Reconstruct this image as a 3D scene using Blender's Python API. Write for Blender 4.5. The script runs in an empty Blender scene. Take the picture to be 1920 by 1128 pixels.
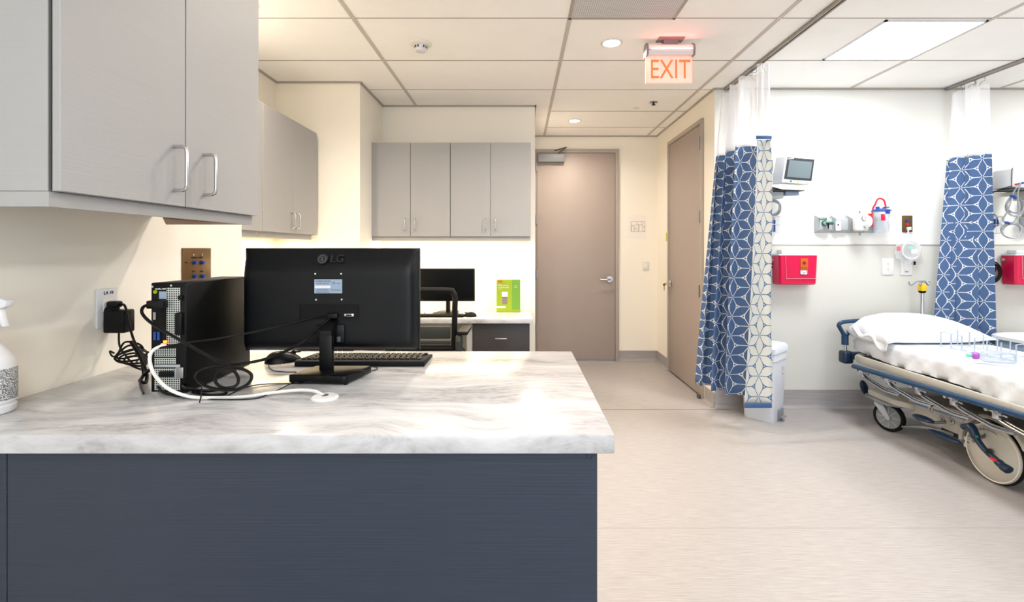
import bpy, bmesh, math, random
from mathutils import Vector, Matrix
random.seed(7)
S = bpy.context.scene
C = S.collection
PI = math.pi
R = math.radians

# ------------------------------------------------------------------ camera, world, light, exposure
FPX, VX, VY, CH = 905.0, 974.0, 467.0, 1.28      # focal length in px, vanishing point, camera height
cam_d = bpy.data.cameras.new('camera')
cam = bpy.data.objects.new('camera', cam_d)
C.objects.link(cam)
cam.location = (0, 0, CH)
cam.rotation_euler = (PI / 2, 0, 0)
cam_d.sensor_width = 36
cam_d.lens = FPX / 1920 * 36
cam_d.shift_x = (960 - VX) / 1920
cam_d.shift_y = (VY - 564) / 1920
cam_d.clip_start = 0.02
S.camera = cam
S.view_settings.view_transform = 'Standard'
S.view_settings.look = 'None'
S.view_settings.gamma = 1
S.view_settings.exposure = 1.08
S.view_settings.use_curve_mapping = False
S.cycles.max_bounces = 10
S.cycles.diffuse_bounces = 6
S.cycles.transparent_max_bounces = 12
S.cycles.caustics_reflective = False
S.cycles.caustics_refractive = False
S.cycles.sample_clamp_indirect = 6

world = bpy.data.worlds.new('world')
S.world = world
world.use_nodes = True
world.node_tree.nodes['Background'].inputs[0].default_value = (0.75, 0.86, 1, 1)
world.node_tree.nodes['Background'].inputs[1].default_value = 1.2

ZC = 2.58          # ceiling height
WARM = (1.0, 0.885, 0.76)
COOL = (0.90, 0.96, 1.0)
NEUT = (1.0, 0.955, 0.90)


def area(name, loc, sx, sy, power, col, rot=(0, 0, 0), spread=PI):
    d = bpy.data.lights.new(name, 'AREA')
    d.shape = 'RECTANGLE'
    d.size, d.size_y = sx, sy
    d.energy = power
    d.color = col
    d.spread = spread
    o = bpy.data.objects.new(name, d)
    C.objects.link(o)
    o.location = loc
    o.rotation_euler = rot
    return o


# ceiling panels (their fixtures are built below at the same places): x0,x1,y0,y1,power,colour
PANELS = [
    (2.075, 2.66, 2.735, 3.305, 12.5, COOL),
    (4.50, 5.09, 2.735, 3.305, 12.5, COOL),
    (2.075, 2.66, 0.30, 0.87, 4, COOL),  # from here on: unseen panels added as fill light
    (4.50, 5.09, 0.30, 0.87, 4, COOL),
    (2.075, 2.66, -1.53, -0.96, 4, COOL),
    (-0.34, 0.25, -0.92, -0.34, 4, COOL),
    (-0.34, 0.25, -2.14, -1.56, 4, COOL),
]
for (x0, x1, y0, y1, pw, col) in PANELS:
    area('panel_light_source', ((x0 + x1) / 2, (y0 + y1) / 2, ZC - 0.016), x1 - x0 - .03, y1 - y0 - .03, pw, col)
# downlights: x, y, power
DOWN = [(0.58, 3.04, 11), (0.556, 4.88, 6.5), (0.58, 1.20, 3), (-0.30, 2.36, 8), (-1.45, 2.55, 8)]  # the last one is unseen, added to brighten the pillar
for (x, y, pw) in DOWN:
    l = area('downlight_source', (x, y, ZC - 0.012), 0.1, 0.1, pw, WARM, spread=R(150))
    l.data.shape = 'DISK'
area('daylight_source', (0.9, -3.36, 1.5), 3.2, 1.5, 37, (0.80, 0.90, 1.0), (R(90), 0, 0))
area('undercabinet_source', (-0.58, 4.20, 1.361), 1.25, 0.05, 6, (1.0, 0.84, 0.60))
area('undercabinet_source', (-1.73, 3.0, 1.361), 0.05, 1.3, 5, (1.0, 0.80, 0.50))


# ------------------------------------------------------------------ helpers
def P(px, py, Y):
    return Vector(((px - VX) * Y / FPX, Y, CH - (py - VY) * Y / FPX))


def lin(h):
    h = h.lstrip('#')
    o = []
    for i in (0, 2, 4):
        c = int(h[i:i + 2], 16) / 255
        o.append(c / 12.92 if c <= 0.04045 else ((c + 0.055) / 1.055) ** 2.4)
    return (o[0], o[1], o[2], 1)


def mat(name, col, rough=0.5, metal=0.0, emit=0, alpha=1, trans=0, spec=0.5, coat=0, ior=1.45, bump=None, var=None):
    m = bpy.data.materials.new(name)
    m.use_nodes = True
    nt = m.node_tree
    b = nt.nodes['Principled BSDF']
    c = lin(col) if isinstance(col, str) else col
    b.inputs['Base Color'].default_value = c
    b.inputs['Roughness'].default_value = rough
    b.inputs['Metallic'].default_value = metal
    b.inputs['Specular IOR Level'].default_value = spec
    b.inputs['Coat Weight'].default_value = coat
    b.inputs['IOR'].default_value = ior
    b.inputs['Transmission Weight'].default_value = trans
    b.inputs['Alpha'].default_value = alpha
    if emit:
        b.inputs['Emission Color'].default_value = c
        b.inputs['Emission Strength'].default_value = emit
    tc = None
    if bump or var:
        tc = nt.nodes.new('ShaderNodeTexCoord')
    if var:                                # (scale xyz, noise scale, amount)
        sc, ns, am = var
        mp = nt.nodes.new('ShaderNodeMapping')
        mp.inputs['Scale'].default_value = sc
        n = nt.nodes.new('ShaderNodeTexNoise')
        n.inputs['Scale'].default_value = ns
        n.inputs['Detail'].default_value = 5
        r = nt.nodes.new('ShaderNodeValToRGB')
        r.color_ramp.elements[0].position = 0.3
        r.color_ramp.elements[1].position = 0.7
        k0, k1 = 1 - am, 1 + am
        r.color_ramp.elements[0].color = (c[0] * k0, c[1] * k0, c[2] * k0, 1)
        r.color_ramp.elements[1].color = (min(1, c[0] * k1), min(1, c[1] * k1), min(1, c[2] * k1), 1)
        nt.links.new(tc.outputs['Object'], mp.inputs[0])
        nt.links.new(mp.outputs[0], n.inputs['Vector'])
        nt.links.new(n.outputs['Fac'], r.inputs[0])
        nt.links.new(r.outputs[0], b.inputs['Base Color'])
    if bump:                               # (scale xyz, noise scale, strength)
        sc, ns, st = bump
        mp = nt.nodes.new('ShaderNodeMapping')
        mp.inputs['Scale'].default_value = sc
        n = nt.nodes.new('ShaderNodeTexNoise')
        n.inputs['Scale'].default_value = ns
        bm_ = nt.nodes.new('ShaderNodeBump')
        bm_.inputs['Strength'].default_value = st
        bm_.inputs['Distance'].default_value = 0.002
        nt.links.new(tc.outputs['Object'], mp.inputs[0])
        nt.links.new(mp.outputs[0], n.inputs['Vector'])
        nt.links.new(n.outputs['Fac'], bm_.inputs['Height'])
        nt.links.new(bm_.outputs[0], b.inputs['Normal'])
    return m


class MB:
    """collects shapes, then links them as one mesh object; with w=thing the shapes are given in world coordinates"""

    def __init__(self, w=None):
        self.bm = bmesh.new()
        self.w = w

    def _ap(self, verts, m):
        if m is not None:
            for v in verts:
                v.co = m @ v.co

    def box(self, a, b, bev=0, seg=2, m=None):
        t = bmesh.new()
        a, b = Vector(a), Vector(b)
        s = b - a
        mm = Matrix.Translation((a + b) / 2) @ Matrix.Diagonal((abs(s.x), abs(s.y), abs(s.z), 1))
        bmesh.ops.create_cube(t, size=1, matrix=mm)
        if bev:
            bmesh.ops.bevel(t, geom=t.edges[:], offset=bev, segments=seg, affect='EDGES', profile=0.5)
        self.merge(t, m)
        return self

    def merge(self, t, m=None):
        mp = {}
        for v in t.verts:
            mp[v] = self.bm.verts.new(m @ v.co if m is not None else v.co)
        for f in t.faces:
            try:
                self.bm.faces.new([mp[v] for v in f.verts])
            except ValueError:
                pass
        t.free()

    def cyl(self, p0, p1, r0, r1=None, n=24, cap=True):
        r1 = r0 if r1 is None else r1
        p0, p1 = Vector(p0), Vector(p1)
        d = (p1 - p0)
        q = d.to_track_quat('Z', 'Y').to_matrix()
        rings = []
        for p, r in ((p0, r0), (p1, r1)):
            rings.append([self.bm.verts.new(p + q @ Vector((r * math.cos(2 * PI * i / n), r * math.sin(2 * PI * i / n), 0))) for i in range(n)])
        for i in range(n):
            self.bm.faces.new((rings[0][i], rings[0][(i + 1) % n], rings[1][(i + 1) % n], rings[1][i]))
        if cap:
            self.bm.faces.new(rings[0][::-1])
            self.bm.faces.new(rings[1])
        return self

    def tube(self, pts, r, n=10, smooth=0, closed=False, flat=1.0, zmin=None):
        pts = [Vector(p) for p in pts]
        if smooth:
            pts = spline(pts, smooth, closed)
        if zmin is not None:
            for p in pts:
                p.z = max(p.z, zmin)
        m = len(pts)
        rings = []
        up = None
        for i, p in enumerate(pts):
            a = pts[i - 1] if (i > 0 or closed) else p
            b = pts[(i + 1) % m] if (i < m - 1 or closed) else p
            d = (b - a).normalized()
            if up is None:
                up = Vector((0, 0, 1)) if abs(d.z) < 0.9 else Vector((1, 0, 0))
            s = d.cross(up)
            if s.length < 1e-4:
                s = d.orthogonal()
            s.normalize()
            up = s.cross(d).normalized()
            rr = r[i * (len(r) - 1) // max(1, m - 1)] if isinstance(r, (list, tuple)) else r
            rings.append([self.bm.verts.new(p + s * rr * math.cos(2 * PI * k / n) + up * rr * flat * math.sin(2 * PI * k / n)) for k in range(n)])
        for i in range(m if closed else m - 1):
            A, B = rings[i], rings[(i + 1) % m]
            for k in range(n):
                self.bm.faces.new((A[k], B[k], B[(k + 1) % n], A[(k + 1) % n]))
        if not closed:
            self.bm.faces.new(rings[0])
            self.bm.faces.new(rings[-1][::-1])
        return self

    def lathe(self, prof, c=(0, 0, 0), n=40, m=None, close=True):
        """prof: list of (radius, height), axis +Z at c, or by matrix m"""
        rings = []
        for (r, h) in prof:
            if r < 1e-6:
                v = Vector((0, 0, h)) + Vector(c)
                rings.append([self.bm.verts.new(m @ v if m is not None else v)])
            else:
                ring = []
                for i in range(n):
                    v = Vector((r * math.cos(2 * PI * i / n), r * math.sin(2 * PI * i / n), h)) + Vector(c)
                    ring.append(self.bm.verts.new(m @ v if m is not None else v))
                rings.append(ring)
        for A, B in zip(rings, rings[1:]):
            if len(A) == 1 and len(B) == 1:
                continue
            for i in range(n):
                if len(A) == 1:
                    self.bm.faces.new((A[0], B[(i + 1) % n], B[i]))
                elif len(B) == 1:
                    self.bm.faces.new((A[i], A[(i + 1) % n], B[0]))
                else:
                    self.bm.faces.new((A[i], A[(i + 1) % n], B[(i + 1) % n], B[i]))
        if close:
            if len(rings[0]) > 1:
                self.bm.faces.new(rings[0][::-1])
            if len(rings[-1]) > 1:
                self.bm.faces.new(rings[-1])
        return self

    def prism(self, poly, vec, m=None, bev=0):
        """poly: 3D points of one outline, extruded by vec"""
        t = bmesh.new()
        vs = [t.verts.new(Vector(p)) for p in poly]
        f = t.faces.new(vs)
        r = bmesh.ops.extrude_face_region(t, geom=[f])
        for v in [e for e in r['geom'] if isinstance(e, bmesh.types.BMVert)]:
            v.co += Vector(vec)
        bmesh.ops.recalc_face_normals(t, faces=t.faces[:])
        if bev:
            bmesh.ops.bevel(t, geom=t.edges[:], offset=bev, segments=2, affect='EDGES', profile=0.5)
        self.merge(t, m)
        return self

    def build(self, name, material, parent=None, sharp=35, recalc=True):
        if recalc:
            bmesh.ops.recalc_face_normals(self.bm, faces=self.bm.faces[:])
        if self.w is not None:
            inv = root_of(self.w)
            for v in self.bm.verts:
                v.co = inv @ v.co
        me = bpy.data.meshes.new(name)
        self.bm.to_mesh(me)
        self.bm.free()
        for p in me.polygons:
            p.use_smooth = True
        me.set_sharp_from_angle(angle=R(sharp))
        if material:
            me.materials.append(material)
        o = bpy.data.objects.new(name, me)
        C.objects.link(o)
        o.parent = parent
        return o


ROOTINV = {}


def root_of(o):
    while o.parent is not None:
        o = o.parent
    return Matrix.LocRotScale(o.location, o.rotation_euler, None).inverted()


def spline(pts, k, closed=False):
    out = []
    n = len(pts)
    rng = range(n if closed else n - 1)
    for i in rng:
        p1, p2 = pts[i], pts[(i + 1) % n]
        p0 = pts[i - 1] if (i > 0 or closed) else p1
        p3 = pts[(i + 2) % n] if (i < n - 2 or closed) else p2
        for j in range(k):
            t = j / k
            out.append(0.5 * ((2 * p1) + (-p0 + p2) * t + (2 * p0 - 5 * p1 + 4 * p2 - p3) * t * t + (-p0 + 3 * p1 - 3 * p2 + p3) * t ** 3))
    if not closed:
        out.append(pts[-1])
    return out


def thing(name, label, cat, loc=(0, 0, 0), rotz=0, group=None):
    o = bpy.data.objects.new(name, None)
    C.objects.link(o)
    o.empty_display_size = 0.05
    o.location = loc
    o.rotation_euler = (0, 0, rotz)
    o['label'] = label
    o['category'] = cat
    if group:
        o['group'] = group
    return o


def tag(o, label, cat, group=None):
    o['label'] = label
    o['category'] = cat
    if group:
        o['group'] = group
    return o


def struct(o):
    o['kind'] = 'structure'
    return o


def copy_tree(o, parent=None, label=None, loc=None, rotz=None):
    c = o.copy()
    C.objects.link(c)
    c.parent = parent
    if label:
        c['label'] = label
    if loc is not None:
        c.location = loc
    if rotz is not None:
        c.rotation_euler = (0, 0, rotz)
    for ch in [k for k in bpy.data.objects if k.parent == o]:
        copy_tree(ch, c)
    return c


def text(name, body, size, material, parent, m, depth=0.0006, align='CENTER', w=None, squash=1.0):
    """real lettering as a mesh; m places the text plane (x right, y up, z towards the reader)"""
    cu = bpy.data.curves.new('lettering', 'FONT')
    cu.body = body
    cu.size = size
    cu.align_x = align
    cu.align_y = 'CENTER'
    cu.extrude = depth
    cu.resolution_u = 2
    tmp = bpy.data.objects.new('lettering_curve', cu)
    C.objects.link(tmp)
    me = bpy.data.meshes.new_from_object(tmp)
    bpy.data.objects.remove(tmp)
    bpy.data.curves.remove(cu)
    mm = m @ Matrix.Diagonal((squash, 1, 1, 1))
    if w is not None:
        mm = root_of(w) @ mm
    me.transform(mm)
    me.name = name
    me.materials.clear()
    me.materials.append(material)
    o = bpy.data.objects.new(name, me)
    C.objects.link(o)
    o.parent = parent
    return o


def face_cam(p, rot=0):          # text plane facing -Y (towards the camera side)
    return Matrix.Translation(p) @ Matrix.Rotation(PI / 2, 4, 'X') @ Matrix.Rotation(rot, 4, 'Z')


def face_px(p, rot=0):           # text plane facing +X
    return Matrix.Translation(p) @ Matrix.Rotation(PI / 2, 4, 'Z') @ Matrix.Rotation(PI / 2, 4, 'X') @ Matrix.Rotation(rot, 4, 'Z')


def face_nx(p, rot=0):           # text plane facing -X
    return Matrix.Translation(p) @ Matrix.Rotation(-PI / 2, 4, 'Z') @ Matrix.Rotation(PI / 2, 4, 'X') @ Matrix.Rotation(rot, 4, 'Z')


# ------------------------------------------------------------------ materials
def nodes_of(m):
    nt = m.node_tree
    return nt, nt.nodes['Principled BSDF']


M = {}
M['wall'] = mat('painted_wall', '#F3EDE0', 0.6, bump=((1, 1, 1), 90, 0.08))
M['wall_bay'] = mat('painted_bay_wall', '#E6E5E0', 0.55, bump=((1, 1, 1), 90, 0.06))
M['wall_guard'] = mat('wall_guard_sheet', '#CFCDC6', 0.4, bump=((1, 1, 1), 120, 0.06))
M['tile'] = mat('ceiling_tile', '#FCFAF6', 0.9, var=((1, 1, 1), 6, 0.02), bump=((1, 1, 1), 260, 0.25))
M['tbar'] = mat('ceiling_grid_metal', '#C2BBB2', 0.5)
M['tbar_thin'] = mat('ceiling_grid_reveal', '#9E978F', 0.6)
M['trim'] = mat('wall_angle_trim', '#A49D93', 0.5)
M['base'] = mat('cove_base_vinyl', '#A7A2A1', 0.45, var=((0.6, 0.6, 9), 7, 0.10))
M['cab'] = mat('cabinet_laminate', '#A3A2A1', 0.5, var=((1, 1, 140), 3, 0.02), bump=((0.6, 0.6, 200), 3, 0.15))
M['cab_edge'] = mat('cabinet_gap', '#4A4744', 0.6)
M['dark'] = mat('dark_laminate', '#28313F', 0.5, var=((2, 2, 260), 3, 0.14), bump=((1, 1, 160), 3, 0.3))
M['dark2'] = mat('charcoal_laminate', '#4A4647', 0.5, var=((2, 2, 90), 4, 0.1))
M['seam'] = mat('panel_seam', '#8A8C90', 0.5)
M['wood'] = mat('raw_wood', '#9C6A42', 0.6, var=((2, 20, 20), 5, 0.25))
M['door'] = mat('door_paint', '#A69991', 0.5, var=((1, 1, 1), 3, 0.02))
M['frame'] = mat('door_frame_paint', '#A79D93', 0.4)
M['chrome'] = mat('brushed_chrome', '#C9C9CC', 0.22, 1.0)
M['steel'] = mat('satin_steel', '#A5A5A8', 0.35, 1.0)
M['black'] = mat('black_plastic', '#111214', 0.35)
M['black_m'] = mat('matt_black_plastic', '#0E0E10', 0.6, spec=0.3)
M['case'] = mat('black_painted_case', '#0A0A0B', 0.45)
M['mon'] = mat('monitor_back_plastic', '#07090C', 0.38, spec=0.28, bump=((1, 1, 1), 500, 0.1))
M['rubber'] = mat('black_rubber', '#141414', 0.7)
M['cable'] = mat('black_cable', '#131314', 0.4)
M['cable_w'] = mat('white_cable', '#E6E4DF', 0.45)
M['cable_g'] = mat('grey_cable', '#A9ABAE', 0.45)
M['white'] = mat('white_plastic', '#EDEDEE', 0.35)
M['bin'] = mat('white_bin_plastic', '#DDE1EA', 0.35)
M['offwhite'] = mat('ivory_plastic', '#E6E1D6', 0.4)
M['grey'] = mat('grey_plastic', '#9A9DA1', 0.45)
M['lgrey'] = mat('light_grey_plastic', '#C3C6C9', 0.45)
M['bronze'] = mat('brown_wall_plate', '#7A5C38', 0.38, 0.55)
M['blue'] = mat('blue_plastic', '#1E57B8', 0.35)
M['navy'] = mat('navy_plastic', '#163250', 0.38)
M['rail'] = mat('blue_painted_rail', '#1C4A72', 0.3)
M['cream'] = mat('cream_plastic', '#D2CCBE', 0.42)
M['red'] = mat('red_plastic', '#D8202A', 0.4)
M['green'] = mat('green_plastic', '#0F7D4C', 0.4)
M['yellow'] = mat('yellow_plastic', '#F2C800', 0.4)
M['mint'] = mat('mint_plastic', '#86E0C0', 0.35)
M['purple'] = mat('purple_plastic', '#B65FCC', 0.35)
M['orange'] = mat('orange_label', '#E86A12', 0.5)
M['ink'] = mat('black_ink', '#17171A', 0.6)
M['ink_g'] = mat('grey_ink', '#6C6C70', 0.6)
M['ink_w'] = mat('white_ink', '#F2F2F2', 0.6)
M['paper'] = mat('white_paper', '#EFE9E2', 0.8)
M['sticky'] = mat('yellow_sticky_note', '#E9D35A', 0.8)
M['label'] = mat('pale_blue_label', '#A9BDD4', 0.4)
M['sharps'] = mat('pink_red_translucent_plastic', '#E6124E', 0.3, emit=0)
M['sheet'] = mat('white_bed_linen', '#EDF0F4', 0.85, bump=((1, 1, 1), 12, 0.3))
M['pillow'] = mat('white_pillowcase', '#F2F4F7', 0.85, bump=((1, 1, 1), 9, 0.4))
M['screen'] = mat('dark_lcd_screen', '#0E1012', 0.25)
M['lcd'] = mat('grey_lcd_screen', '#6E7A7E', 0.25)
M['brass'] = mat('brass', '#B08A3E', 0.3, 1.0)
M['chair'] = mat('chair_grey_plastic', '#3B3F3C', 0.5)
M['chairb'] = mat('chair_black_plastic', '#1B1918', 0.5)
M['stripe'] = mat('blue_printed_stripe', '#6F93D0', 0.5)
M['vent'] = mat('perforated_grille', '#B9B6B4', 0.5)
M['glow'] = mat('light_panel_diffuser', '#FFFFFF', 0.6, emit=7)
M['glow_w'] = mat('warm_lamp_diffuser', '#FFE9C8', 0.6, emit=6)
M['strip'] = mat('warm_strip_diffuser', '#FFDFA8', 0.6, emit=4)
M['lime'] = mat('lime_green_card', '#A9C41C', 0.5)
M['limeg'] = mat('leaf_green_card', '#7DB53A', 0.5)
M['taupe'] = mat('taupe_print', '#A08C84', 0.5)
M['hem'] = mat('blue_cloth_hem', '#456A9E', 0.8)
M['bezel'] = mat('dark_grey_bezel', '#33373B', 0.45)
M['led'] = mat('orange_led', '#FF5A10', 0.5, emit=4)

# overall depth of each colour, tuned against the photograph
DEPTH = dict(navy=.6, rail=.6, blue=.6, chair=.6, chairb=.5, case=.35, black=.45, black_m=.45, rubber=.6, cable=.5, cream=.74, lime=.75,
             limeg=.75, taupe=.7, orange=.7, green=.7, yellow=.8, mint=.8, purple=.75, bronze=.8, grey=.65, lgrey=.75, brass=.8,
             label=.7, dark2=.55, bezel=.6, lcd=.8, wood=.6, ink_g=.6, screen=.5, base=.85, stripe=.7, sharps=.8, hem=.7,
             trim=1.1, frame=1.05, sticky=.8, bin=.88, white=.85, sheet=.84, pillow=.9)
for k_, f_ in DEPTH.items():
    for nd in M[k_].node_tree.nodes:
        if nd.type == 'BSDF_PRINCIPLED':
            c_ = nd.inputs['Base Color'].default_value
            nd.inputs['Base Color'].default_value = (c_[0] * f_, c_[1] * f_, c_[2] * f_, 1)
            if k_ in ('case', 'black', 'black_m', 'rubber', 'cable', 'chairb', 'screen'):
                nd.inputs['Specular IOR Level'].default_value = 0.25
        if nd.type == 'VALTORGB':
            for e_ in nd.color_ramp.elements:
                c_ = e_.color
                e_.color = (c_[0] * f_, c_[1] * f_, c_[2] * f_, 1)

# clear plastic
def clear(name, col, a=0.25):
    m = bpy.data.materials.new(name)
    m.use_nodes = True
    nt = m.node_tree
    nt.nodes.remove(nt.nodes['Principled BSDF'])
    out = nt.nodes['Material Output']
    tr = nt.nodes.new('ShaderNodeBsdfTransparent')
    tr.inputs[0].default_value = (0.97, 0.98, 1, 1)
    pr = nt.nodes.new('ShaderNodeBsdfPrincipled')
    pr.inputs['Base Color'].default_value = lin(col)
    pr.inputs['Roughness'].default_value = 0.08
    lw = nt.nodes.new('ShaderNodeLayerWeight')
    lw.inputs[0].default_value = 0.35
    ma = nt.nodes.new('ShaderNodeMath')
    ma.operation = 'MULTIPLY_ADD'
    ma.inputs[1].default_value = 0.65
    ma.inputs[2].default_value = a
    mx = nt.nodes.new('ShaderNodeMixShader')
    nt.links.new(lw.outputs['Facing'], ma.inputs[0])
    nt.links.new(ma.outputs[0], mx.inputs[0])
    nt.links.new(tr.outputs[0], mx.inputs[1])
    nt.links.new(pr.outputs[0], mx.inputs[2])
    nt.links.new(mx.outputs[0], out.inputs[0])
    return m


M['clear'] = clear('clear_plastic', '#E4EAEE', 0.10)
M['clear2'] = clear('clear_acrylic_rod', '#B4BFD0', 0.6)
M['clearb'] = clear('clear_bottle_plastic', '#AEB8C4', 0.35)
M['bag'] = clear('clear_polythene', '#F2F4F4', 0.14)
M['glass'] = clear('window_glass', '#DDE8EE', 0.03)
M['exitp'] = mat('edge_lit_acrylic', '#FFCFC0', 0.3, emit=0.22, alpha=0.5)
M['exitt'] = mat('exit_letters_glow', '#F26A2C', 0.4, emit=0.42, alpha=0.75)
M['exite'] = mat('acrylic_edge_glow', '#FF8C7C', 0.4, emit=0.6)


def floor_mat():
    m = mat('sheet_vinyl_floor', '#CFC8C2', 0.38)
    nt, b = nodes_of(m)
    tc = nt.nodes.new('ShaderNodeTexCoord')
    mp = nt.nodes.new('ShaderNodeMapping')
    mp.inputs['Scale'].default_value = (3, 70, 1)
    n = nt.nodes.new('ShaderNodeTexNoise')
    n.inputs['Scale'].default_value = 3
    n.inputs['Detail'].default_value = 8
    n.inputs['Roughness'].default_value = 0.7
    r = nt.nodes.new('ShaderNodeValToRGB')
    r.color_ramp.elements[0].position = 0.32
    r.color_ramp.elements[1].position = 0.66
    r.color_ramp.elements[0].color = lin('#98918E')
    r.color_ramp.elements[1].color = lin('#B3AEAB')
    nt.links.new(tc.outputs['Object'], mp.inputs[0])
    nt.links.new(mp.outputs[0], n.inputs['Vector'])
    nt.links.new(n.outputs['Fac'], r.inputs[0])
    nt.links.new(r.outputs[0], b.inputs['Base Color'])
    return m


def quartz(name):
    m = mat(name, '#E0DFDD', 0.2, coat=0.1)
    nt, b = nodes_of(m)
    L = nt.links.new
    tc = nt.nodes.new('ShaderNodeTexCoord')
    # warp
    wn = nt.nodes.new('ShaderNodeTexNoise')
    wn.inputs['Scale'].default_value = 2.2
    wn.inputs['Detail'].default_value = 2
    sub = nt.nodes.new('ShaderNodeVectorMath')
    sub.operation = 'SUBTRACT'
    sub.inputs[1].default_value = (0.5, 0.5, 0.5)
    mul = nt.nodes.new('ShaderNodeVectorMath')
    mul.operation = 'MULTIPLY'
    mul.inputs[1].default_value = (0.16, 0.30, 0.2)
    add = nt.nodes.new('ShaderNodeVectorMath')
    add.operation = 'ADD'
    L(tc.outputs['Object'], wn.inputs['Vector'])
    L(wn.outputs['Color'], sub.inputs[0])
    L(sub.outputs[0], mul.inputs[0])
    L(mul.outputs[0], add.inputs[0])
    L(tc.outputs['Object'], add.inputs[1])
    mp = nt.nodes.new('ShaderNodeMapping')
    mp.inputs['Scale'].default_value = (0.75, 5.0, 3)
    mp.inputs['Rotation'].default_value = (0, 0, R(-6))
    L(add.outputs[0], mp.inputs[0])
    n1 = nt.nodes.new('ShaderNodeTexNoise')
    n1.inputs['Scale'].default_value = 2.0
    n1.inputs['Detail'].default_value = 9
    n1.inputs['Roughness'].default_value = 0.70
    L(mp.outputs[0], n1.inputs['Vector'])
    r1 = nt.nodes.new('ShaderNodeValToRGB')
    e = r1.color_ramp.elements
    e[0].position = 0.36
    e[0].color = lin('#A5A3A3')
    e[1].position = 0.50
    e[1].color = lin('#BBBABB')
    x = e.new(0.62)
    x.color = lin('#CECECF')
    L(n1.outputs['Fac'], r1.inputs[0])
    # thin crackled veins following the bands
    n2 = nt.nodes.new('ShaderNodeTexNoise')
    n2.inputs['Scale'].default_value = 34
    n2.inputs['Detail'].default_value = 3
    mp2 = nt.nodes.new('ShaderNodeMapping')
    mp2.inputs['Scale'].default_value = (1, 2.2, 1)
    L(tc.outputs['Object'], mp2.inputs[0])
    L(mp2.outputs[0], n2.inputs['Vector'])
    r2 = nt.nodes.new('ShaderNodeValToRGB')
    r2.color_ramp.elements[0].position = 0.45
    r2.color_ramp.elements[0].color = (1, 1, 1, 1)
    r2.color_ramp.elements[1].position = 0.56
    r2.color_ramp.elements[1].color = (0.80, 0.79, 0.79, 1)
    L(n2.outputs['Fac'], r2.inputs[0])
    band = nt.nodes.new('ShaderNodeMapRange')
    band.inputs['From Min'].default_value = 0.52
    band.inputs['From Max'].default_value = 0.40
    L(n1.outputs['Fac'], band.inputs['Value'])
    mx = nt.nodes.new('ShaderNodeMix')
    mx.data_type = 'RGBA'
    mx.blend_type = 'MULTIPLY'
    L(band.outputs[0], mx.inputs[0])
    L(r1.outputs[0], mx.inputs[6])
    L(r2.outputs[0], mx.inputs[7])
    L(mx.outputs[2], b.inputs['Base Color'])
    return m


def petal_mat(name, petal, line, dot):
    """interlaced six-petal print on a triangular lattice, from the cloth's own UVs (metres)"""
    m = mat(name, petal, 0.8, spec=0.2)
    nt, b = nodes_of(m)
    L = nt.links.new

    def mth(op, a, b_=None, c=None):
        n = nt.nodes.new('ShaderNodeMath')
        n.operation = op
        for i, v in enumerate((a, b_, c)):
            if v is None:
                continue
            if isinstance(v, (int, float)):
                n.inputs[i].default_value = v
            else:
                L(v, n.inputs[i])
        return n.outputs[0]
    tc = nt.nodes.new('ShaderNodeTexCoord')
    sp = nt.nodes.new('ShaderNodeSeparateXYZ')
    L(tc.outputs['UV'], sp.inputs[0])
    U, V = sp.outputs[0], sp.outputs[1]
    a = 0.135
    h = a * math.sqrt(3) / 2
    petal_m = None
    dot_m = None
    for k, deg in enumerate((90, 30, -30)):
        c, s = math.cos(R(deg)), math.sin(R(deg))
        u = mth('ADD', mth('MULTIPLY', U, c / a), mth('MULTIPLY', V, s / a))
        v = mth('ADD', mth('MULTIPLY', U, -s / h), mth('MULTIPLY', V, c / h))
        kk = mth('ROUND', v)
        vv = mth('MULTIPLY', mth('ABSOLUTE', mth('SUBTRACT', v, kk)), h / a)
        t = mth('FRACT', mth('ADD', mth('SUBTRACT', u, mth('MULTIPLY', kk, 0.5)), 100.0))
        q_ = mth('DIVIDE', mth('SUBTRACT', t, 0.5), 0.455)
        arc = mth('MULTIPLY', mth('SUBTRACT', 1.0, mth('MULTIPLY', q_, q_)), 0.210)
        tm = mth('MINIMUM', t, mth('SUBTRACT', 1.0, t))
        lens = mth('MINIMUM', arc, mth('SUBTRACT', mth('MULTIPLY', tm, 0.577), 0.020))
        inside = mth('LESS_THAN', vv, lens)
        petal_m = inside if petal_m is None else mth('MAXIMUM', petal_m, inside)
        if k == 0:
            t0 = mth('MINIMUM', t, mth('SUBTRACT', 1.0, t))
            d0 = mth('SQRT', mth('ADD', mth('MULTIPLY', t0, t0), mth('MULTIPLY', vv, vv)))
            th = mth('SUBTRACT', t, 0.5)
            vh = mth('SUBTRACT', vv, h / a / 3)
            d1 = mth('SQRT', mth('ADD', mth('MULTIPLY', th, th), mth('MULTIPLY', vh, vh)))
            dot_m = mth('MAXIMUM', mth('LESS_THAN', d0, 0.046), mth('LESS_THAN', d1, 0.040))
    m1 = nt.nodes.new('ShaderNodeMix')
    m1.data_type = 'RGBA'
    m1.inputs[6].default_value = lin(line)
    m1.inputs[7].default_value = lin(petal)
    L(petal_m, m1.inputs[0])
    m2 = nt.nodes.new('ShaderNodeMix')
    m2.data_type = 'RGBA'
    m2.inputs[7].default_value = lin(dot)
    L(dot_m, m2.inputs[0])
    L(m1.outputs[2], m2.inputs[6])
    L(m2.outputs[2], b.inputs['Base Color'])
    return m


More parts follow.
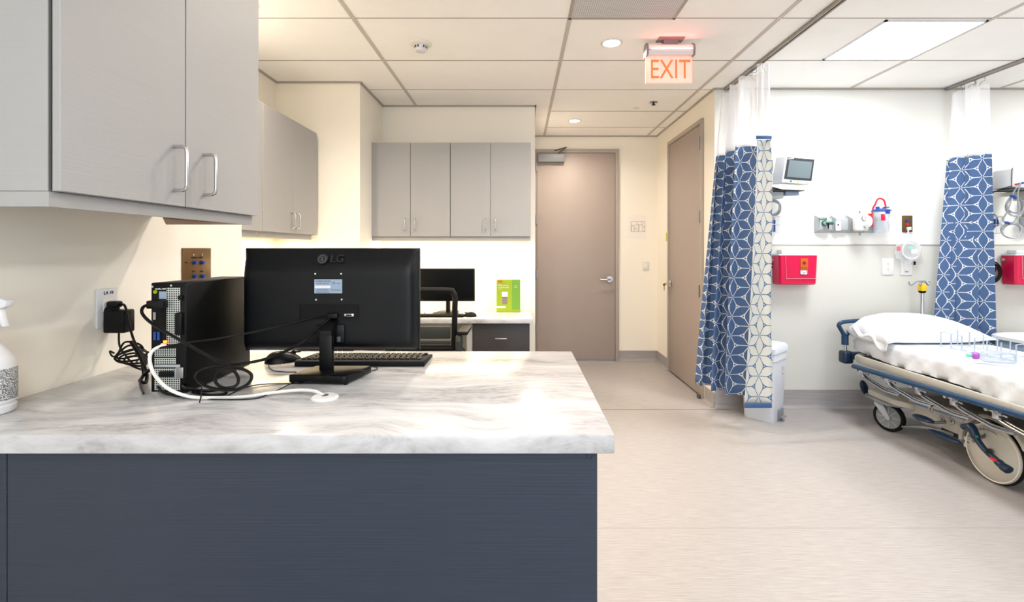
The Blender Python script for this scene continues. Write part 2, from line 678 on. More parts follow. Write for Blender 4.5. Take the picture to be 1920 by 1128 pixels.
def net_mat():
    m = mat('white_curtain_net', '#F4F3F4', 0.8, spec=0.2)
    nt, b = nodes_of(m)
    L = nt.links.new
    tc = nt.nodes.new('ShaderNodeTexCoord')
    mp = nt.nodes.new('ShaderNodeMapping')
    mp.inputs['Scale'].default_value = (1 / 0.0075, 1 / 0.0075, 1)
    L(tc.outputs['UV'], mp.inputs[0])
    v = nt.nodes.new('ShaderNodeTexVoronoi')
    v.inputs['Scale'].default_value = 1
    v.inputs['Randomness'].default_value = 0.0
    L(mp.outputs[0], v.inputs['Vector'])
    lt = nt.nodes.new('ShaderNodeMath')
    lt.operation = 'GREATER_THAN'
    lt.inputs[1].default_value = 0.36
    L(v.outputs['Distance'], lt.inputs[0])
    L(lt.outputs[0], b.inputs['Alpha'])
    return m


def vent_mat():
    m = mat('perforated_return_grille', '#B7B5B6', 0.5)
    nt, b = nodes_of(m)
    L = nt.links.new
    tc = nt.nodes.new('ShaderNodeTexCoord')
    mp = nt.nodes.new('ShaderNodeMapping')
    mp.inputs['Scale'].default_value = (90, 90, 0)
    v = nt.nodes.new('ShaderNodeTexVoronoi')
    v.inputs['Scale'].default_value = 1
    v.inputs['Randomness'].default_value = 0
    r = nt.nodes.new('ShaderNodeValToRGB')
    r.color_ramp.elements[0].position = 0.28
    r.color_ramp.elements[0].color = lin('#8C8A8C')
    r.color_ramp.elements[1].position = 0.32
    r.color_ramp.elements[1].color = lin('#D6D4D5')
    L(tc.outputs['Object'], mp.inputs[0])
    L(mp.outputs[0], v.inputs['Vector'])
    L(v.outputs['Distance'], r.inputs[0])
    L(r.outputs[0], b.inputs['Base Color'])
    return m


def grid_mat():
    """pale metal plate punched with square holes"""
    m = mat('punched_metal_plate', '#C4C8C4', 0.4, 0.3)
    nt, b = nodes_of(m)
    L = nt.links.new
    tc = nt.nodes.new('ShaderNodeTexCoord')
    sp = nt.nodes.new('ShaderNodeSeparateXYZ')
    L(tc.outputs['Object'], sp.inputs[0])
    res = []
    for i in (0, 2):
        a = nt.nodes.new('ShaderNodeMath')
        a.operation = 'MULTIPLY'
        a.inputs[1].default_value = 1 / 0.0056
        L(sp.outputs[i], a.inputs[0])
        f = nt.nodes.new('ShaderNodeMath')
        f.operation = 'FRACT'
        L(a.outputs[0], f.inputs[0])
        g = nt.nodes.new('ShaderNodeMath')
        g.operation = 'GREATER_THAN'
        g.inputs[1].default_value = 0.36
        L(f.outputs[0], g.inputs[0])
        res.append(g.outputs[0])
    mu = nt.nodes.new('ShaderNodeMath')
    mu.operation = 'MULTIPLY'
    L(res[0], mu.inputs[0])
    L(res[1], mu.inputs[1])
    mx = nt.nodes.new('ShaderNodeMix')
    mx.data_type = 'RGBA'
    mx.inputs[6].default_value = lin('#C6CBC6')
    mx.inputs[7].default_value = lin('#080808')
    L(mu.outputs[0], mx.inputs[0])
    L(mx.outputs[2], b.inputs['Base Color'])
    return m


def fine_print(name, base, ink, scale=(60, 60, 420), thr=0.5):
    """block of unreadably small printed lines"""
    m = mat(name, base, 0.5)
    nt, b = nodes_of(m)
    L = nt.links.new
    tc = nt.nodes.new('ShaderNodeTexCoord')
    mp = nt.nodes.new('ShaderNodeMapping')
    mp.inputs['Scale'].default_value = scale
    n = nt.nodes.new('ShaderNodeTexNoise')
    n.inputs['Scale'].default_value = 1
    n.inputs['Detail'].default_value = 4
    r = nt.nodes.new('ShaderNodeValToRGB')
    r.color_ramp.interpolation = 'CONSTANT'
    r.color_ramp.elements[0].color = lin(ink)
    r.color_ramp.elements[1].position = thr
    r.color_ramp.elements[1].color = lin(base)
    L(tc.outputs['Object'], mp.inputs[0])
    L(mp.outputs[0], n.inputs['Vector'])
    L(n.outputs['Fac'], r.inputs[0])
    L(r.outputs[0], b.inputs['Base Color'])
    return m


M['floor'] = floor_mat()
M['quartz'] = quartz('veined_quartz')
M['cloth'] = petal_mat('blue_petal_print', '#4A6289', '#CFD3D5', '#4A6289')
M['cloth_r'] = petal_mat('reverse_petal_print', '#C8C9C3', '#4A668C', '#9DAEC2')
M['net'] = net_mat()
M['ventp'] = vent_mat()
M['punch'] = grid_mat()
M['print'] = fine_print('fine_print_label', '#E6E6E4', '#55585E', (420, 420, 900), 0.52)
M['print_s'] = fine_print('small_print_label', '#E4E2E2', '#7A6A70', (70, 70, 700), 0.48)

# ------------------------------------------------------------------ the setting
XL, XS = -1.888, -1.245          # recessed left wall, near left wall
YB, YN, YE = 3.90, 4.37, 5.53    # bay wall, desk niche wall, end wall
XP, XW, XH = -1.238, 0.14, 1.576  # pillar side, niche wall end, hall right wall
XR, YK = 6.3, -3.2               # right and rear walls of the room


def wallbox(name, a, b, m='wall'):
    return struct(MB().box(a, b).build(name, M[m]))


wallbox('floor', (-2.2, YK - .2, -0.1), (XR + .2, 5.8, 0), 'floor')
wallbox('ceiling', (-2.2, YK - .2, ZC), (XR + .2, 5.8, ZC + .1), 'tile')
wallbox('wall_left', (-2.2, YK, 0), (XS, 2.163, ZC))
wallbox('wall_left_recess', (-2.2, 2.163, 0), (XL, 3.747, ZC))
wallbox('wall_pillar', (-2.2, 3.747, 0), (XP, YN + .12, ZC))
wallbox('wall_niche', (XP, YN, 0), (XW, YN + .12, ZC))
wallbox('wall_hall_left', (XW - .12, YN + .12, 0), (XW, YE, ZC))
wallbox('wall_hall_right', (XH, YB + .001, 0), (XH + .5, 4.135, ZC))
wallbox('wall_hall_right_far', (XH, 5.07, 0), (XH + .5, YE, ZC))
wallbox('wall_hall_right_head', (XH, 4.135, 2.405), (XH + .5, 5.07, ZC))
wallbox('wall_bay', (XH + .5, YB, 0), (XR, YB + .15, ZC), 'wall_bay')
wallbox('wall_bay_corner', (XH, YB - .0, 0), (XH + .5, YB + .001, ZC), 'wall_bay')
wallbox('wall_end_head', (XW, YE, 2.405), (1.12, YE + .12, ZC))
wallbox('wall_end', (1.12, YE, 0), (XH + .5, YE + .12, ZC))
wallbox('wall_end_left', (XW - .12, YE, 0), (0.19, YE + .12, 2.405))
wallbox('wall_right', (XR, YK, 0), (XR + .2, YB + .15, ZC), 'wall_bay')
# rear wall with the window the daylight comes through
b = MB()
b.box((-2.2, YK - .15, 0), (-.7, YK, ZC)).box((2.5, YK - .15, 0), (XR, YK, ZC)).box((-.7, YK - .15, 0), (2.5, YK, .75)).box((-.7, YK - .15, 2.25), (2.5, YK, ZC))
struct(b.build('wall_rear', M['wall']))
w = MB().box((-.7, YK - .1, .75), (2.5, YK - .04, .8)).box((-.7, YK - .1, 2.2), (2.5, YK - .04, 2.25))
for x in (-.7, .34, 1.4, 2.45):
    w.box((x, YK - .1, .8), (x + .05, YK - .04, 2.2))
w = struct(w.build('window_1', M['white']))
MB().box((-.66, YK - .075, .8), (2.46, YK - .069, 2.2)).build('pane', M['glass'], w)

# lower wall guard sheet in the bays with its thin top line
zg = P(1600, 459, YB).z
struct(MB().box((XH + .12, YB - .004, 0.14), (XR, YB, zg)).build('trim_wall_guard', M['wall_guard']))
struct(MB().box((XH + .12, YB - .007, zg - .004), (XR, YB, zg + .004)).build('trim_guard_cap', M['trim']))

# cove bases
def cove(name, p0, p1, nrm, h):
    p0, p1, nrm = Vector(p0), Vector(p1), Vector(nrm)
    prof = [(0, h), (.006, h), (.006, .035), (.010, .018), (.018, .008), (.032, .002), (.032, 0), (0, 0)]
    poly = [p0 + nrm * a + Vector((0, 0, z)) for a, z in prof]
    return struct(MB().prism(poly, p1 - p0).build(name, M['base'], sharp=60))


cove('baseboard_end', (1.12, YE, 0), (XH, YE, 0), (0, -1, 0), .12)
cove('baseboard_hall_far', (XH, 5.10, 0), (XH, YE, 0), (-1, 0, 0), .12)
cove('baseboard_hall_near', (XH, YB, 0), (XH, 4.10, 0), (-1, 0, 0), .12)
cove('baseboard_bay', (XH, YB, 0), (XR, YB, 0), (0, -1, 0), .147)
# welded seam across the hall floor
struct(MB().box((.17, 3.852, 0), (XH + .1, 3.856, .0006)).build('trim_floor_seam', M['ink_g']))
struct(MB().box((.2, 2.216, 0), (XR, 2.219, .0005)).build('trim_floor_seam', M['base']))

# ceiling grid: long runners and thin cross reveals, laid just under the tiles
g = MB()
for x in (-.935, .283, 1.462, 2.668, 3.876, 5.09):
    y1 = YE if x < XH and x > XW else (YN if x < XW else YB)
    g.box((x - .012, YK, ZC - .004), (x + .012, y1, ZC))
struct(g.build('ceiling_grid_runners', M['tbar']))
g = MB()
for k in range(-10, 4):
    y = 3.325 + .61 * k
    for (xa, xb) in ((-1.888, -.947), (-.923, .271), (.295, 1.45), (1.474, 2.656), (2.68, 3.864), (3.888, 5.08), (5.1, XR)):
        if y > YB and xa > 1.2:
            continue
        if y > YN and xb < .28:
            continue
        if y > YN - .1 and xa < -1:
            continue
        if y > 3.7 and xa < -1.2:
            xa = XP
        if y > YB and xa > 1.4:
            continue
        g.box((xa, y - .0035, ZC - .002), (min(xb, XR), y + .0035, ZC))
    if y > YB:
        g.box((1.474, y - .0035, ZC - .002), (XH, y + .0035, ZC))
struct(g.build('ceiling_grid_reveals', M['tbar_thin']))
# wall angle where the walls meet the ceiling
g = MB()
tz = ZC - .014
g.box((XL, 2.163, tz), (XL + .012, 3.747, ZC))
g.box((XL, 3.735, tz), (XP + .012, 3.747, ZC))
g.box((XP, 3.735, tz), (XP + .012, YN, ZC))
g.box((XP, YN - .012, tz), (XW + .012, YN, ZC))
g.box((XW, YN - .012, tz), (XW + .012, YE, ZC))
g.box((XW, YE - .012, tz), (XH, YE, ZC))
g.box((XH - .012, YB - .012, tz), (XH, YE, ZC))
g.box((XH, YB - .012, tz), (XR, YB, ZC))
struct(g.build('trim_wall_angle', M['trim']))

# ------------------------------------------------------------------ ceiling things
for i, (x0, x1, y0, y1, pw, col) in enumerate(PANELS):
    lab = ['bright square light panel in the ceiling above the first bed bay'] + ['square ceiling light panel over the neighbouring bay', 'unseen square ceiling light panel added over the near bed area', 'unseen square ceiling light panel added over the near right corner', 'unseen square ceiling light panel added by the rear wall, bed side', 'unseen square ceiling light panel added just behind the counter', 'unseen square ceiling light panel added closest to the window']
    t = thing('ceiling_light_panel', lab[i], 'ceiling light', ((x0 + x1) / 2, (y0 + y1) / 2, ZC))
    hx, hy = (x1 - x0) / 2, (y1 - y0) / 2
    f = MB()
    for (a, b_) in (((-hx, -hy), (hx, -hy + .014)), ((-hx, hy - .014), (hx, hy)), ((-hx, -hy), (-hx + .014, hy)), ((hx - .014, -hy), (hx, hy))):
        f.box((a[0], a[1], -.008), (b_[0], b_[1], 0))
    f.build('frame', M['white'], t)
    MB().box((-hx + .012, -hy + .012, -.005), (hx - .012, hy - .012, -.001)).build('diffuser', M['glow'], t)

for i, (x, y, pw) in enumerate(DOWN):
    lab = ['round recessed downlight beside the exit sign', 'round recessed downlight nearest the far door', 'round recessed downlight above the counter end', 'round recessed downlight over the far office chair', 'unseen recessed downlight added over the left recess desk to brighten the pillar'][i]
    t = thing('recessed_downlight', lab, 'downlight', (x, y, ZC))
    MB().lathe([(.069, 0), (.069, -.004), (.058, -.007), (.052, -.003), (.052, 0)], close=False).build('trim_ring', M['white'], t)
    MB().lathe([(0, -.001), (.052, -.001), (.052, -.004), (0, -.0045)], close=False).build('lens', M['glow_w'], t)

t = thing('smoke_detector', 'round white smoke detector on the ceiling over the desks', 'smoke detector', P(789, 77, 3.05).xy.to_3d() + Vector((0, 0, ZC)))
MB().lathe([(.068, 0), (.069, -.008), (.060, -.014), (.042, -.018), (0, -.018)], close=False).build('base', M['offwhite'], t)
MB().lathe([(.040, -.016), (.040, -.038), (.034, -.050), (.02, -.054), (0, -.054)], close=False).build('sensor_head', M['white'], t)
for k in range(14):
    a = 2 * PI * k / 14 - PI / 2
    if k % 4 == 3:
        continue
    MB().box((-.004, .0385, -.037), (.004, .0412, -.022), m=Matrix.Rotation(a, 4, 'Z')).build('vent_slot', M['ink'], t)

t = thing('ceiling_vent', 'grey perforated square return air grille at the top of the ceiling', 'vent', (.575, 2.415, ZC))
MB().box((-.285, -.29, -.006), (.285, .29, -.001)).build('perforated_plate', M['ventp'], t)
f = MB()
for (a, b_) in (((-.30, -.30), (.30, -.283)), ((-.30, .285), (.30, .30)), ((-.30, -.30), (-.285, .30)), ((.285, -.30), (.30, .30))):
    f.box((a[0], a[1], -.009), (b_[0], b_[1], 0))
f.build('frame', M['frame'], t)

q = P(1223, 190, 4.31)
t = thing('sprinkler_head', 'small dark sprinkler head on the ceiling near the side door', 'sprinkler', (q.x, 4.27, ZC))
MB().lathe([(.036, 0), (.036, -.004), (.022, -.008), (0, -.008)], close=False).build('escutcheon', M['steel'], t)
MB().lathe([(.007, -.006), (.007, -.02), (.018, -.022), (.018, -.025), (0, -.026)], close=False).build('deflector', M['ink'], t)
t = thing('ceiling_sensor', 'faint round flush sensor cover beside the sprinkler head', 'sensor', (P(1193, 204, 4.45).x, 4.45, ZC))
MB().lathe([(.028, 0), (.028, -.003), (0, -.004)], close=False).build('cover', M['offwhite'], t)

# exit sign
YX = 3.0
t = thing('exit_sign', 'edge-lit EXIT sign hanging from the ceiling', 'exit sign', P(1254, 105, YX))
a, b_ = P(1211, 105, YX), P(1297, 156, YX)
MB(t).box((P(1232, 0, YX).x, YX - .05, ZC - .006), (P(1280, 0, YX).x, YX + .03, ZC)).box((P(1243, 0, YX).x, YX - .02, ZC - .035), (P(1270, 0, YX).x, YX + .02, ZC)).build('canopy', M['grey'], t)
hb = MB(t)
zt, zb = P(0, 84, YX).z, P(0, 106, YX).z
prof = [(-.035, zb), (-.04, zb + .03), (-.034, zt - .015), (-.015, zt), (.015, zt), (.034, zt - .015), (.04, zb + .03), (.035, zb)]
xa, xb = P(1213, 0, YX).x, P(1296, 0, YX).x
hb.prism([(xa, YX + y, z) for y, z in prof], (xb - xa, 0, 0))
hs = hb.build('housing', M['white'], t)
for (x0, x1) in ((xa - .012, xa), (xb, xb + .012)):
    MB(t).prism([(x0, YX + y * 1.08, z + (.004 if z > zb + .02 else -.003)) for y, z in prof], (x1 - x0, 0, 0)).build('end_cap', M['grey'], t)
MB(t).box((xa, YX - .0405, P(0, 98, YX).z), (xb, YX - .038, P(0, 97, YX).z)).build('groove', M['grey'], hs)
pn = MB(t).box((a.x, YX - .004, b_.z), (b_.x, YX + .004, a.z + .003), bev=.002).build('acrylic_panel', M['exitp'], t)
ed = MB(t)
ed.box((a.x, YX - .005, b_.z - .002), (b_.x, YX + .005, b_.z + .002)).box((a.x - .002, YX - .005, b_.z), (a.x + .0015, YX + .005, a.z)).box((b_.x - .0015, YX - .005, b_.z), (b_.x + .002, YX + .005, a.z))
ed.build('glowing_edge', M['exite'], t)
ctr = P(1256, 132, YX)
text('exit_lettering', 'EXIT', .168, M['exitt'], t, face_cam((ctr.x, YX - .0055, ctr.z)), w=t, squash=.74)


dl = bpy.data.lights.new('exit_sign_led', 'AREA')
dl.shape, dl.size, dl.size_y, dl.energy, dl.color = 'RECTANGLE', .25, .01, .12, (1, .12, .08)
lo = bpy.data.objects.new('exit_sign_led', dl)
C.objects.link(lo)
lo.location = (ctr.x, YX - .048, ZC - .075)
lo.rotation_euler = (R(150), 0, 0)

# ------------------------------------------------------------------ handles, cabinets
def d_pull(t, c, axis_out, L=.11, out=.034, r=.0048, parent=None, vertical=True, along=None, name='handle'):
    """D-shaped bar pull: c centre on the face (thing-local or world by t), axis_out unit vector"""
    c, o = Vector(c), Vector(axis_out)
    al = Vector((0, 0, 1)) if vertical else Vector(along)
    h = L / 2
    pts = [c - al * h, c - al * h + o * (out - .012), c - al * (h - .004) + o * (out - .003), c - al * (h - .014) + o * out,
           c + al * (h - .014) + o * out, c + al * (h - .004) + o * (out - .003), c + al * h + o * (out - .012), c + al * h]
    return MB(t).tube(pts, r, 12).build(name, M['chrome'], parent or t)


def door_leaf(t, a, b, m='cab'):
    return MB(t).box(a, b, bev=.0012, seg=1).build('door', M[m], t)


# near wall cabinet (large, over the counter)
XF = -.884
t = thing('wall_cabinet', 'large grey wall cabinet in the upper left over the marble counter', 'cabinet', (XS, 1.27, 1.364))
Z0, Z1 = 1.392, 2.30
MB(t).box((XS, .925, Z0), (XF - .020, 1.636, Z1)).build('body', M['cab'], t)
MB(t).box((XF - .0195, .927, Z0 + .002), (XF - .0165, 1.634, Z1)).build('shadow_gap', M['cab_edge'], t)
d1 = door_leaf(t, (XF - .016, .929, Z0), (XF, 1.277, Z1))
d2 = door_leaf(t, (XF - .016, 1.281, Z0), (XF, 1.636, Z1))
rl = MB(t).box((XF - .034, .925, 1.362), (XF - .018, 1.628, Z0 - .001)).box((XS, .925, 1.362), (XF - .034, .941, Z0 - .001)).build('bottom_rail', M['cab'], t)
for (dd, px) in ((d1, 338), (d2, 376)):
    Y = -XF * FPX / (VX - px) + (-.012 if px < 350 else .0)
    zc = CH + (VY - (316 if px < 350 else 325)) * (Y - .01) / FPX
    d_pull(t, (XF, Y + (-.012 if px < 350 else .014), zc), (1, 0, 0), L=.112, parent=dd)
# corner cleat of raw wood under the far end
pts = [(-.957, 1.295, 1.363), (-.925, 1.625, 1.363), (-1.19, 1.625, 1.363)]
MB(t).prism(pts, (0, 0, .012)).build('wooden_cleat', M['wood'], t)

# left recess wall cabinets, two units of two doors
def recess_cab(y0, y1, label, handles):
    t = thing('wall_cabinet', label, 'cabinet', (XL, (y0 + y1) / 2, 1.35), group=None)
    xf = -1.558
    MB(t).box((XL, y0 + .001, 1.385), (xf - .019, y1 - .001, 2.17)).build('body', M['cab'], t)
    ym = (y0 + y1) / 2
    for (a, b_, hy) in ((y0 + .002, ym - .002, ym - .035), (ym + .002, y1 - .002, ym + .035)):
        d = door_leaf(t, (xf - .017, a, 1.390), (xf, b_, 2.17))
        d_pull(t, (xf, hy, 1.475), (1, 0, 0), L=.10, r=.004, parent=d)
    MB(t).box((xf - .045, y0 + .001, 1.352), (xf - .028, y1 - .03, 1.385)).build('bottom_rail', M['cab'], t)
    return t


recess_cab(2.93, 3.71, 'tall grey wall cabinet on the left wall beside the pillar, handles side by side', 1)
recess_cab(2.17, 2.93, 'grey wall cabinet half hidden behind the large upper left cabinet', 1)

# desk niche wall cabinets: two units
YC = 4.04
for (xa, xb, lab) in ((P(694.5, 0, YC).x, P(844, 0, YC).x, 'left double-door grey wall cabinet above the far desk'), (P(844.5, 0, YC).x, P(995, 0, YC).x, 'right double-door grey wall cabinet above the far desk, next to the hall')):
    t = thing('wall_cabinet', lab, 'cabinet', ((xa + xb) / 2, YN, 1.35))
    MB(t).box((xa + .0005, YC + .019, 1.385), (xb - .0005, YN, 2.172)).build('body', M['cab'], t)
    xm = (xa + xb) / 2
    for (a, b_, hx) in ((xa + .002, xm - .0015, xm - .042), (xm + .0015, xb - .002, xm + .042)):
        d = door_leaf(t, (a, YC, 1.388), (b_, YC + .017, 2.172))
        d_pull(t, (hx, YC, 1.485), (0, -1, 0), L=.095, r=.004, parent=d)
    MB(t).box((xa + .0005, YC + .02, 1.352), (xb - .0005, YC + .036, 1.385)).build('bottom_rail', M['cab'], t)

# strip lights under cabinets
t = thing('undercabinet_light', 'warm strip light under the far desk cabinets', 'strip light', (-.58, 4.20, 1.385))
MB().box((-.64, -.03, -.019), (.64, .03, 0), bev=.003).build('housing', M['white'], t)
MB().box((-.62, -.024, -.022), (.62, .024, -.019)).build('diffuser', M['strip'], t)
t = thing('undercabinet_light', 'warm strip light under the left recess cabinets', 'strip light', (-1.73, 3.0, 1.385))
MB().box((-.03, -.66, -.019), (.03, .66, 0), bev=.003).build('housing', M['white'], t)
MB().box((-.024, -.64, -.022), (.024, .64, -.019)).build('diffuser', M['strip'], t)

# ------------------------------------------------------------------ near counter
CT = .91
o = MB().box((XS, .962, .872), (.19, 1.753, CT), bev=.003).build('stone_worktop', M['quartz'])
tag(o, 'white worktop with grey wavy veins carrying the black computer', 'worktop')
t = thing('counter_base', 'dark blue-grey laminate base under the veined white worktop', 'counter base', (-.5, 1.3, 0))
MB(t).box((XS, 1.003, .0), (.14, 1.69, .871)).build('carcass', M['dark2'], t)
xse = P(12.5, 0, .985).x
MB(t).box((xse + .0008, .985, .0), (.1589, 1.003, .871), bev=.001, seg=1).build('front_panel', M['dark'], t)
MB(t).box((XS, .985, .0), (xse - .0008, 1.003, .871), bev=.001, seg=1).build('filler_panel', M['dark'], t)
MB(t).box((.1405, 1.003, 0), (.1589, 1.69, .871), bev=.001, seg=1).build('end_panel', M['dark'], t)
g = MB(t)
for px in (1098, 1107):
    a, b_ = P(px, 861, .9845), P(px + 4, 852, .9845)
    g.tube([a, b_], .0007, 6)
g.build('pen_marks', M['ink'], t)

# ------------------------------------------------------------------ far desk
DT = .739
o = MB().box((XP, 3.75, .703), (.104, YN, DT), bev=.003).build('stone_desk_top', M['quartz'])
tag(o, 'pale stone desk top in the far niche under the strip light', 'desk top')
t = thing('desk_drawer_unit', 'charcoal drawer unit under the far desk top', 'drawer unit', (-.15, 4.0, 0))
xa, xb = P(886.5, 0, 3.79).x, P(993, 0, 3.79).x
MB(t).box((xa + .002, 3.81, .05), (xb - .002, 4.33, .702)).box((xa + .03, 3.85, 0), (xb - .02, 4.3, .05)).build('body', M['dark2'], t)
for (z0, z1) in ((.42, .700), (.06, .416)):
    dr = MB(t).box((xa, 3.79, z0), (xb, 3.809, z1), bev=.0015).build('drawer', M['dark2'], t)
    zc = P(0, 633.5, 3.79).z if z0 > .3 else .33
    d_pull(t, (P(939.5, 0, 3.79).x, 3.79, zc), (0, -1, 0), L=.095, out=.03, parent=dr, vertical=False, along=(1, 0, 0))
o = MB().box((P(875, 0, 3.8).x, 3.80, 0), (xa - .004, 4.33, .702), bev=.002).build('desk_support_panel', M['cab'])
tag(o, 'beige upright support panel left of the charcoal drawer unit', 'panel')
o = MB().box((XL, 2.17, .703), (-1.26, 3.735, DT), bev=.003).build('stone_desk_top', M['quartz'])
tag(o, 'pale stone desk top running along the left recess wall', 'desk top')
t = thing('desk_base_cabinet', 'charcoal base cabinet under the left recess desk', 'cabinet', (-1.6, 3.0, 0))
MB(t).box((XL, 2.19, .0), (-1.30, 3.735, .702)).build('body', M['dark2'], t)
for k in range(4):
    y0 = 2.2 + k * .383
    dd = MB(t).box((-1.299, y0, .06), (-1.281, y0 + .379, .70), bev=.0015).build('door', M['dark2'], t)
    d_pull(t, (-1.281, y0 + (.34 if k % 2 == 0 else .04), .6), (1, 0, 0), L=.1, parent=dd)

# ------------------------------------------------------------------ doors
t = struct(bpy.data.objects.new('door_1', None))
C.objects.link(t)
t.location = (.66, YE, 0)
x0, x1 = P(1007, 0, YE - .02).x, P(1153, 0, YE - .02).x
zt = P(0, 287, YE - .02).z
fr = MB(t)
fr.prism([(x0 - .045, YE - .025, 0), (x0 - .045, YE - .025, zt + .045), (x1 + .045, YE - .025, zt + .045), (x1 + .045, YE - .025, 0), (x1 + .004, YE - .025, 0), (x1 + .004, YE - .025, zt + .004), (x0 - .004, YE - .025, zt + .004), (x0 - .004, YE - .025, 0)], (0, .125, 0), bev=.002)
fr.build('frame', M['frame'], t)
MB(t).box((x0 - .004, YE + .02, 0), (x1 + .004, YE + .03, zt + .004)).build('stop', M['ink'], t)
sl = MB(t).box((x0, YE - .022, .012), (x1, YE + .02, zt), bev=.002).build('slab', M['door'], t)
MB(t).box((x0, YE - .03, 0), (x1, YE - .02, .014)).build('threshold', M['steel'], t)
for z in (2.22, 1.62, 1.0, .38):
    MB(t).box((x0 - .014, YE - .035, z - .05), (x0 + .004, YE - .02, z + .05)).cyl((x0 - .006, YE - .036, z - .052), (x0 - .006, YE - .036, z + .052), .007, n=12).build('hinge', M['steel'], t)


def lever(t, c, out, along, parent, key=False):
    c, out, along = Vector(c), Vector(out), Vector(along)
    h = MB(t)
    h.cyl(c, c + out * .012, .034)
    h.cyl(c + out * .01, c + out * .055, .011)
    h.tube([c + out * .05, c + out * .055 + along * .02, c + out * .056 + along * .06, c + out * .05 + along * .115], [.011, .011, .009, .008], 12, smooth=3)
    return h.build('lever_handle', M['chrome'], parent)


lever(t, P(1143, 523, YE - .022), (0, -1, 0), (-1, 0, 0), t)
cl = MB(t).box(P(1009, 303, YE - .09) + Vector((0, 0, 0)), P(1058, 290, YE - .022), bev=.006).build('door_closer', M['grey'], t)
e0, e1, e2 = P(1046, 288, YE - .06), P(1062, 276, YE - .14), P(1040, 282, YE - .02)
MB(t).tube([e0, e1], .008, 8).tube([e1, e2], .007, 8).build('closer_arm', M['ink_g'], cl)

t = struct(bpy.data.objects.new('door_2', None))
C.objects.link(t)
t.location = (XH, 4.6, 0)
y0, y1, zt = 4.165, 5.04, 2.36
fr = MB(t)
fr.prism([(XH - .022, y0 - .042, 0), (XH - .022, y0 - .042, zt + .042), (XH - .022, y1 + .042, zt + .042), (XH - .022, y1 + .042, 0), (XH - .022, y1 + .004, 0), (XH - .022, y1 + .004, zt + .004), (XH - .022, y0 - .004, zt + .004), (XH - .022, y0 - .004, 0)], (.112, 0, 0), bev=.002)
fr.build('frame', M['frame'], t)
MB(t).box((XH + .03, y0 - .004, 0), (XH + .04, y1 + .004, zt + .004)).build('stop', M['ink'], t)
MB(t).box((XH - .012, y0, .02), (XH + .03, y1, zt), bev=.002).build('slab', M['door'], t)
for z in (2.2, 1.56, .92, .28):
    MB(t).box((XH - .026, y0 - .012, z - .05), (XH - .011, y0 + .02, z + .05)).cyl((XH - .027, y0 + .0, z - .052), (XH - .027, y0, z + .052), .007, n=12).build('hinge', M['steel'], t)
kz = P(0, 531, 5.0).z
hd = lever(t, (XH - .012, 4.98, kz), (-1, 0, 0), (0, -1, 0), t)
k = MB(t).cyl((XH - .06, 4.98, kz), (XH - .085, 4.98, kz), .004, n=8).cyl((XH - .084, 4.974, kz - .012), (XH - .084, 4.986, kz - .012), .013, n=16).box((XH - .087, 4.977, kz - .07), (XH - .081, 4.983, kz - .02))
k.build('key', M['brass'], t)
MB(t).box((XH - .045, y0 - .03, 0), (XH - .02, y0 + .01, .03), bev=.003).build('door_stop', M['ink_g'], t)

# hall wall bits
q = P(1193, 425.5, YE)
t = thing('floor_plan_sheet', 'pale sheet of paper with a small floor plan taped beside the far door', 'paper', (q.x, YE, q.z))
MB(t).box(P(1177, 448, YE) + Vector((0, -.0015, 0)), P(1211, 403, YE)).build('sheet', M['paper'], t)
g = MB(t)
rects = [(1183, 415, 1194, 422), (1194, 415, 1204, 421), (1184, 424, 1190, 434), (1197, 421, 1198, 434), (1204, 415, 1209, 424), (1205, 426, 1209, 433), (1188, 428, 1194, 434), (1183, 415, 1209, 434)]
for (a0, b0, a1, b1) in rects:
    z0, z1 = P(0, b1, YE).z, P(0, b0, YE).z
    X0, X1 = P(a0, 0, YE).x, P(a1, 0, YE).x
    for (s, e) in (((X0, z0), (X1, z0)), ((X0, z1), (X1, z1)), ((X0, z0), (X0, z1)), ((X1, z0), (X1, z1))):
        g.box((min(s[0], e[0]) - .0012, YE - .0022, min(s[1], e[1]) - .0012), (max(s[0], e[0]) + .0012, YE - .001, max(s[1], e[1]) + .0012))
g.build('plan_drawing', M['ink_g'], t)


def plate_y(name, label, cat, px0, py0, px1, py1, Y, m='white', gap=.006):
    a, b_ = P(px0, py1, Y), P(px1, py0, Y)
    t = thing(name, label, cat, ((a.x + b_.x) / 2, Y, (a.z + b_.z) / 2))
    MB(t).box((a.x, Y - gap, a.z), (b_.x, Y, b_.z), bev=.002).build('plate', M[m], t)
    return t, a, b_


t, a, b_ = plate_y('light_switch', 'white rocker light switch on the end wall under the floor plan', 'light switch', 1205, 490, 1217, 507, YE)
MB(t).box((a.x + .018, YE - .010, a.z + .022), (b_.x - .018, YE - .005, b_.z - .022), bev=.002).build('rocker', M['offwhite'], t)
q = P(1249, 444, 5.2)
o = MB().box((XH - .0015, 5.11, P(0, 452, 5.15).z), (XH, 5.19, P(0, 436, 5.15).z)).build('sticky_note', M['sticky'])
tag(o, 'yellow sticky note on the hall wall beside the side door', 'note')

# ------------------------------------------------------------------ near left wall plates
ya, yb = XS * FPX / (178 - VX), XS * FPX / (217 - VX)
zt_, zb_ = CH - (542 - VY) * ya / FPX, CH - (613 - VY) * ((ya + yb) / 2) / FPX
ym = (ya + yb) / 2
t = thing('wall_outlet', 'white wall outlet marked LA 10 behind the black computer', 'outlet', (XS, ym, (zt_ + zb_) / 2))
MB(t).box((XS, ya, zb_), (XS + .007, yb, zt_), bev=.002).build('plate', M['white'], t)
MB(t).box((XS + .006, ym - .017, zb_ + .02), (XS + .009, ym + .017, zt_ - .03), bev=.001).build('receptacle', M['offwhite'], t)
text('lettering', 'LA 10', .014, M['ink'], t, face_px((XS + .0075, ym + .002, zt_ - .014)), w=t)
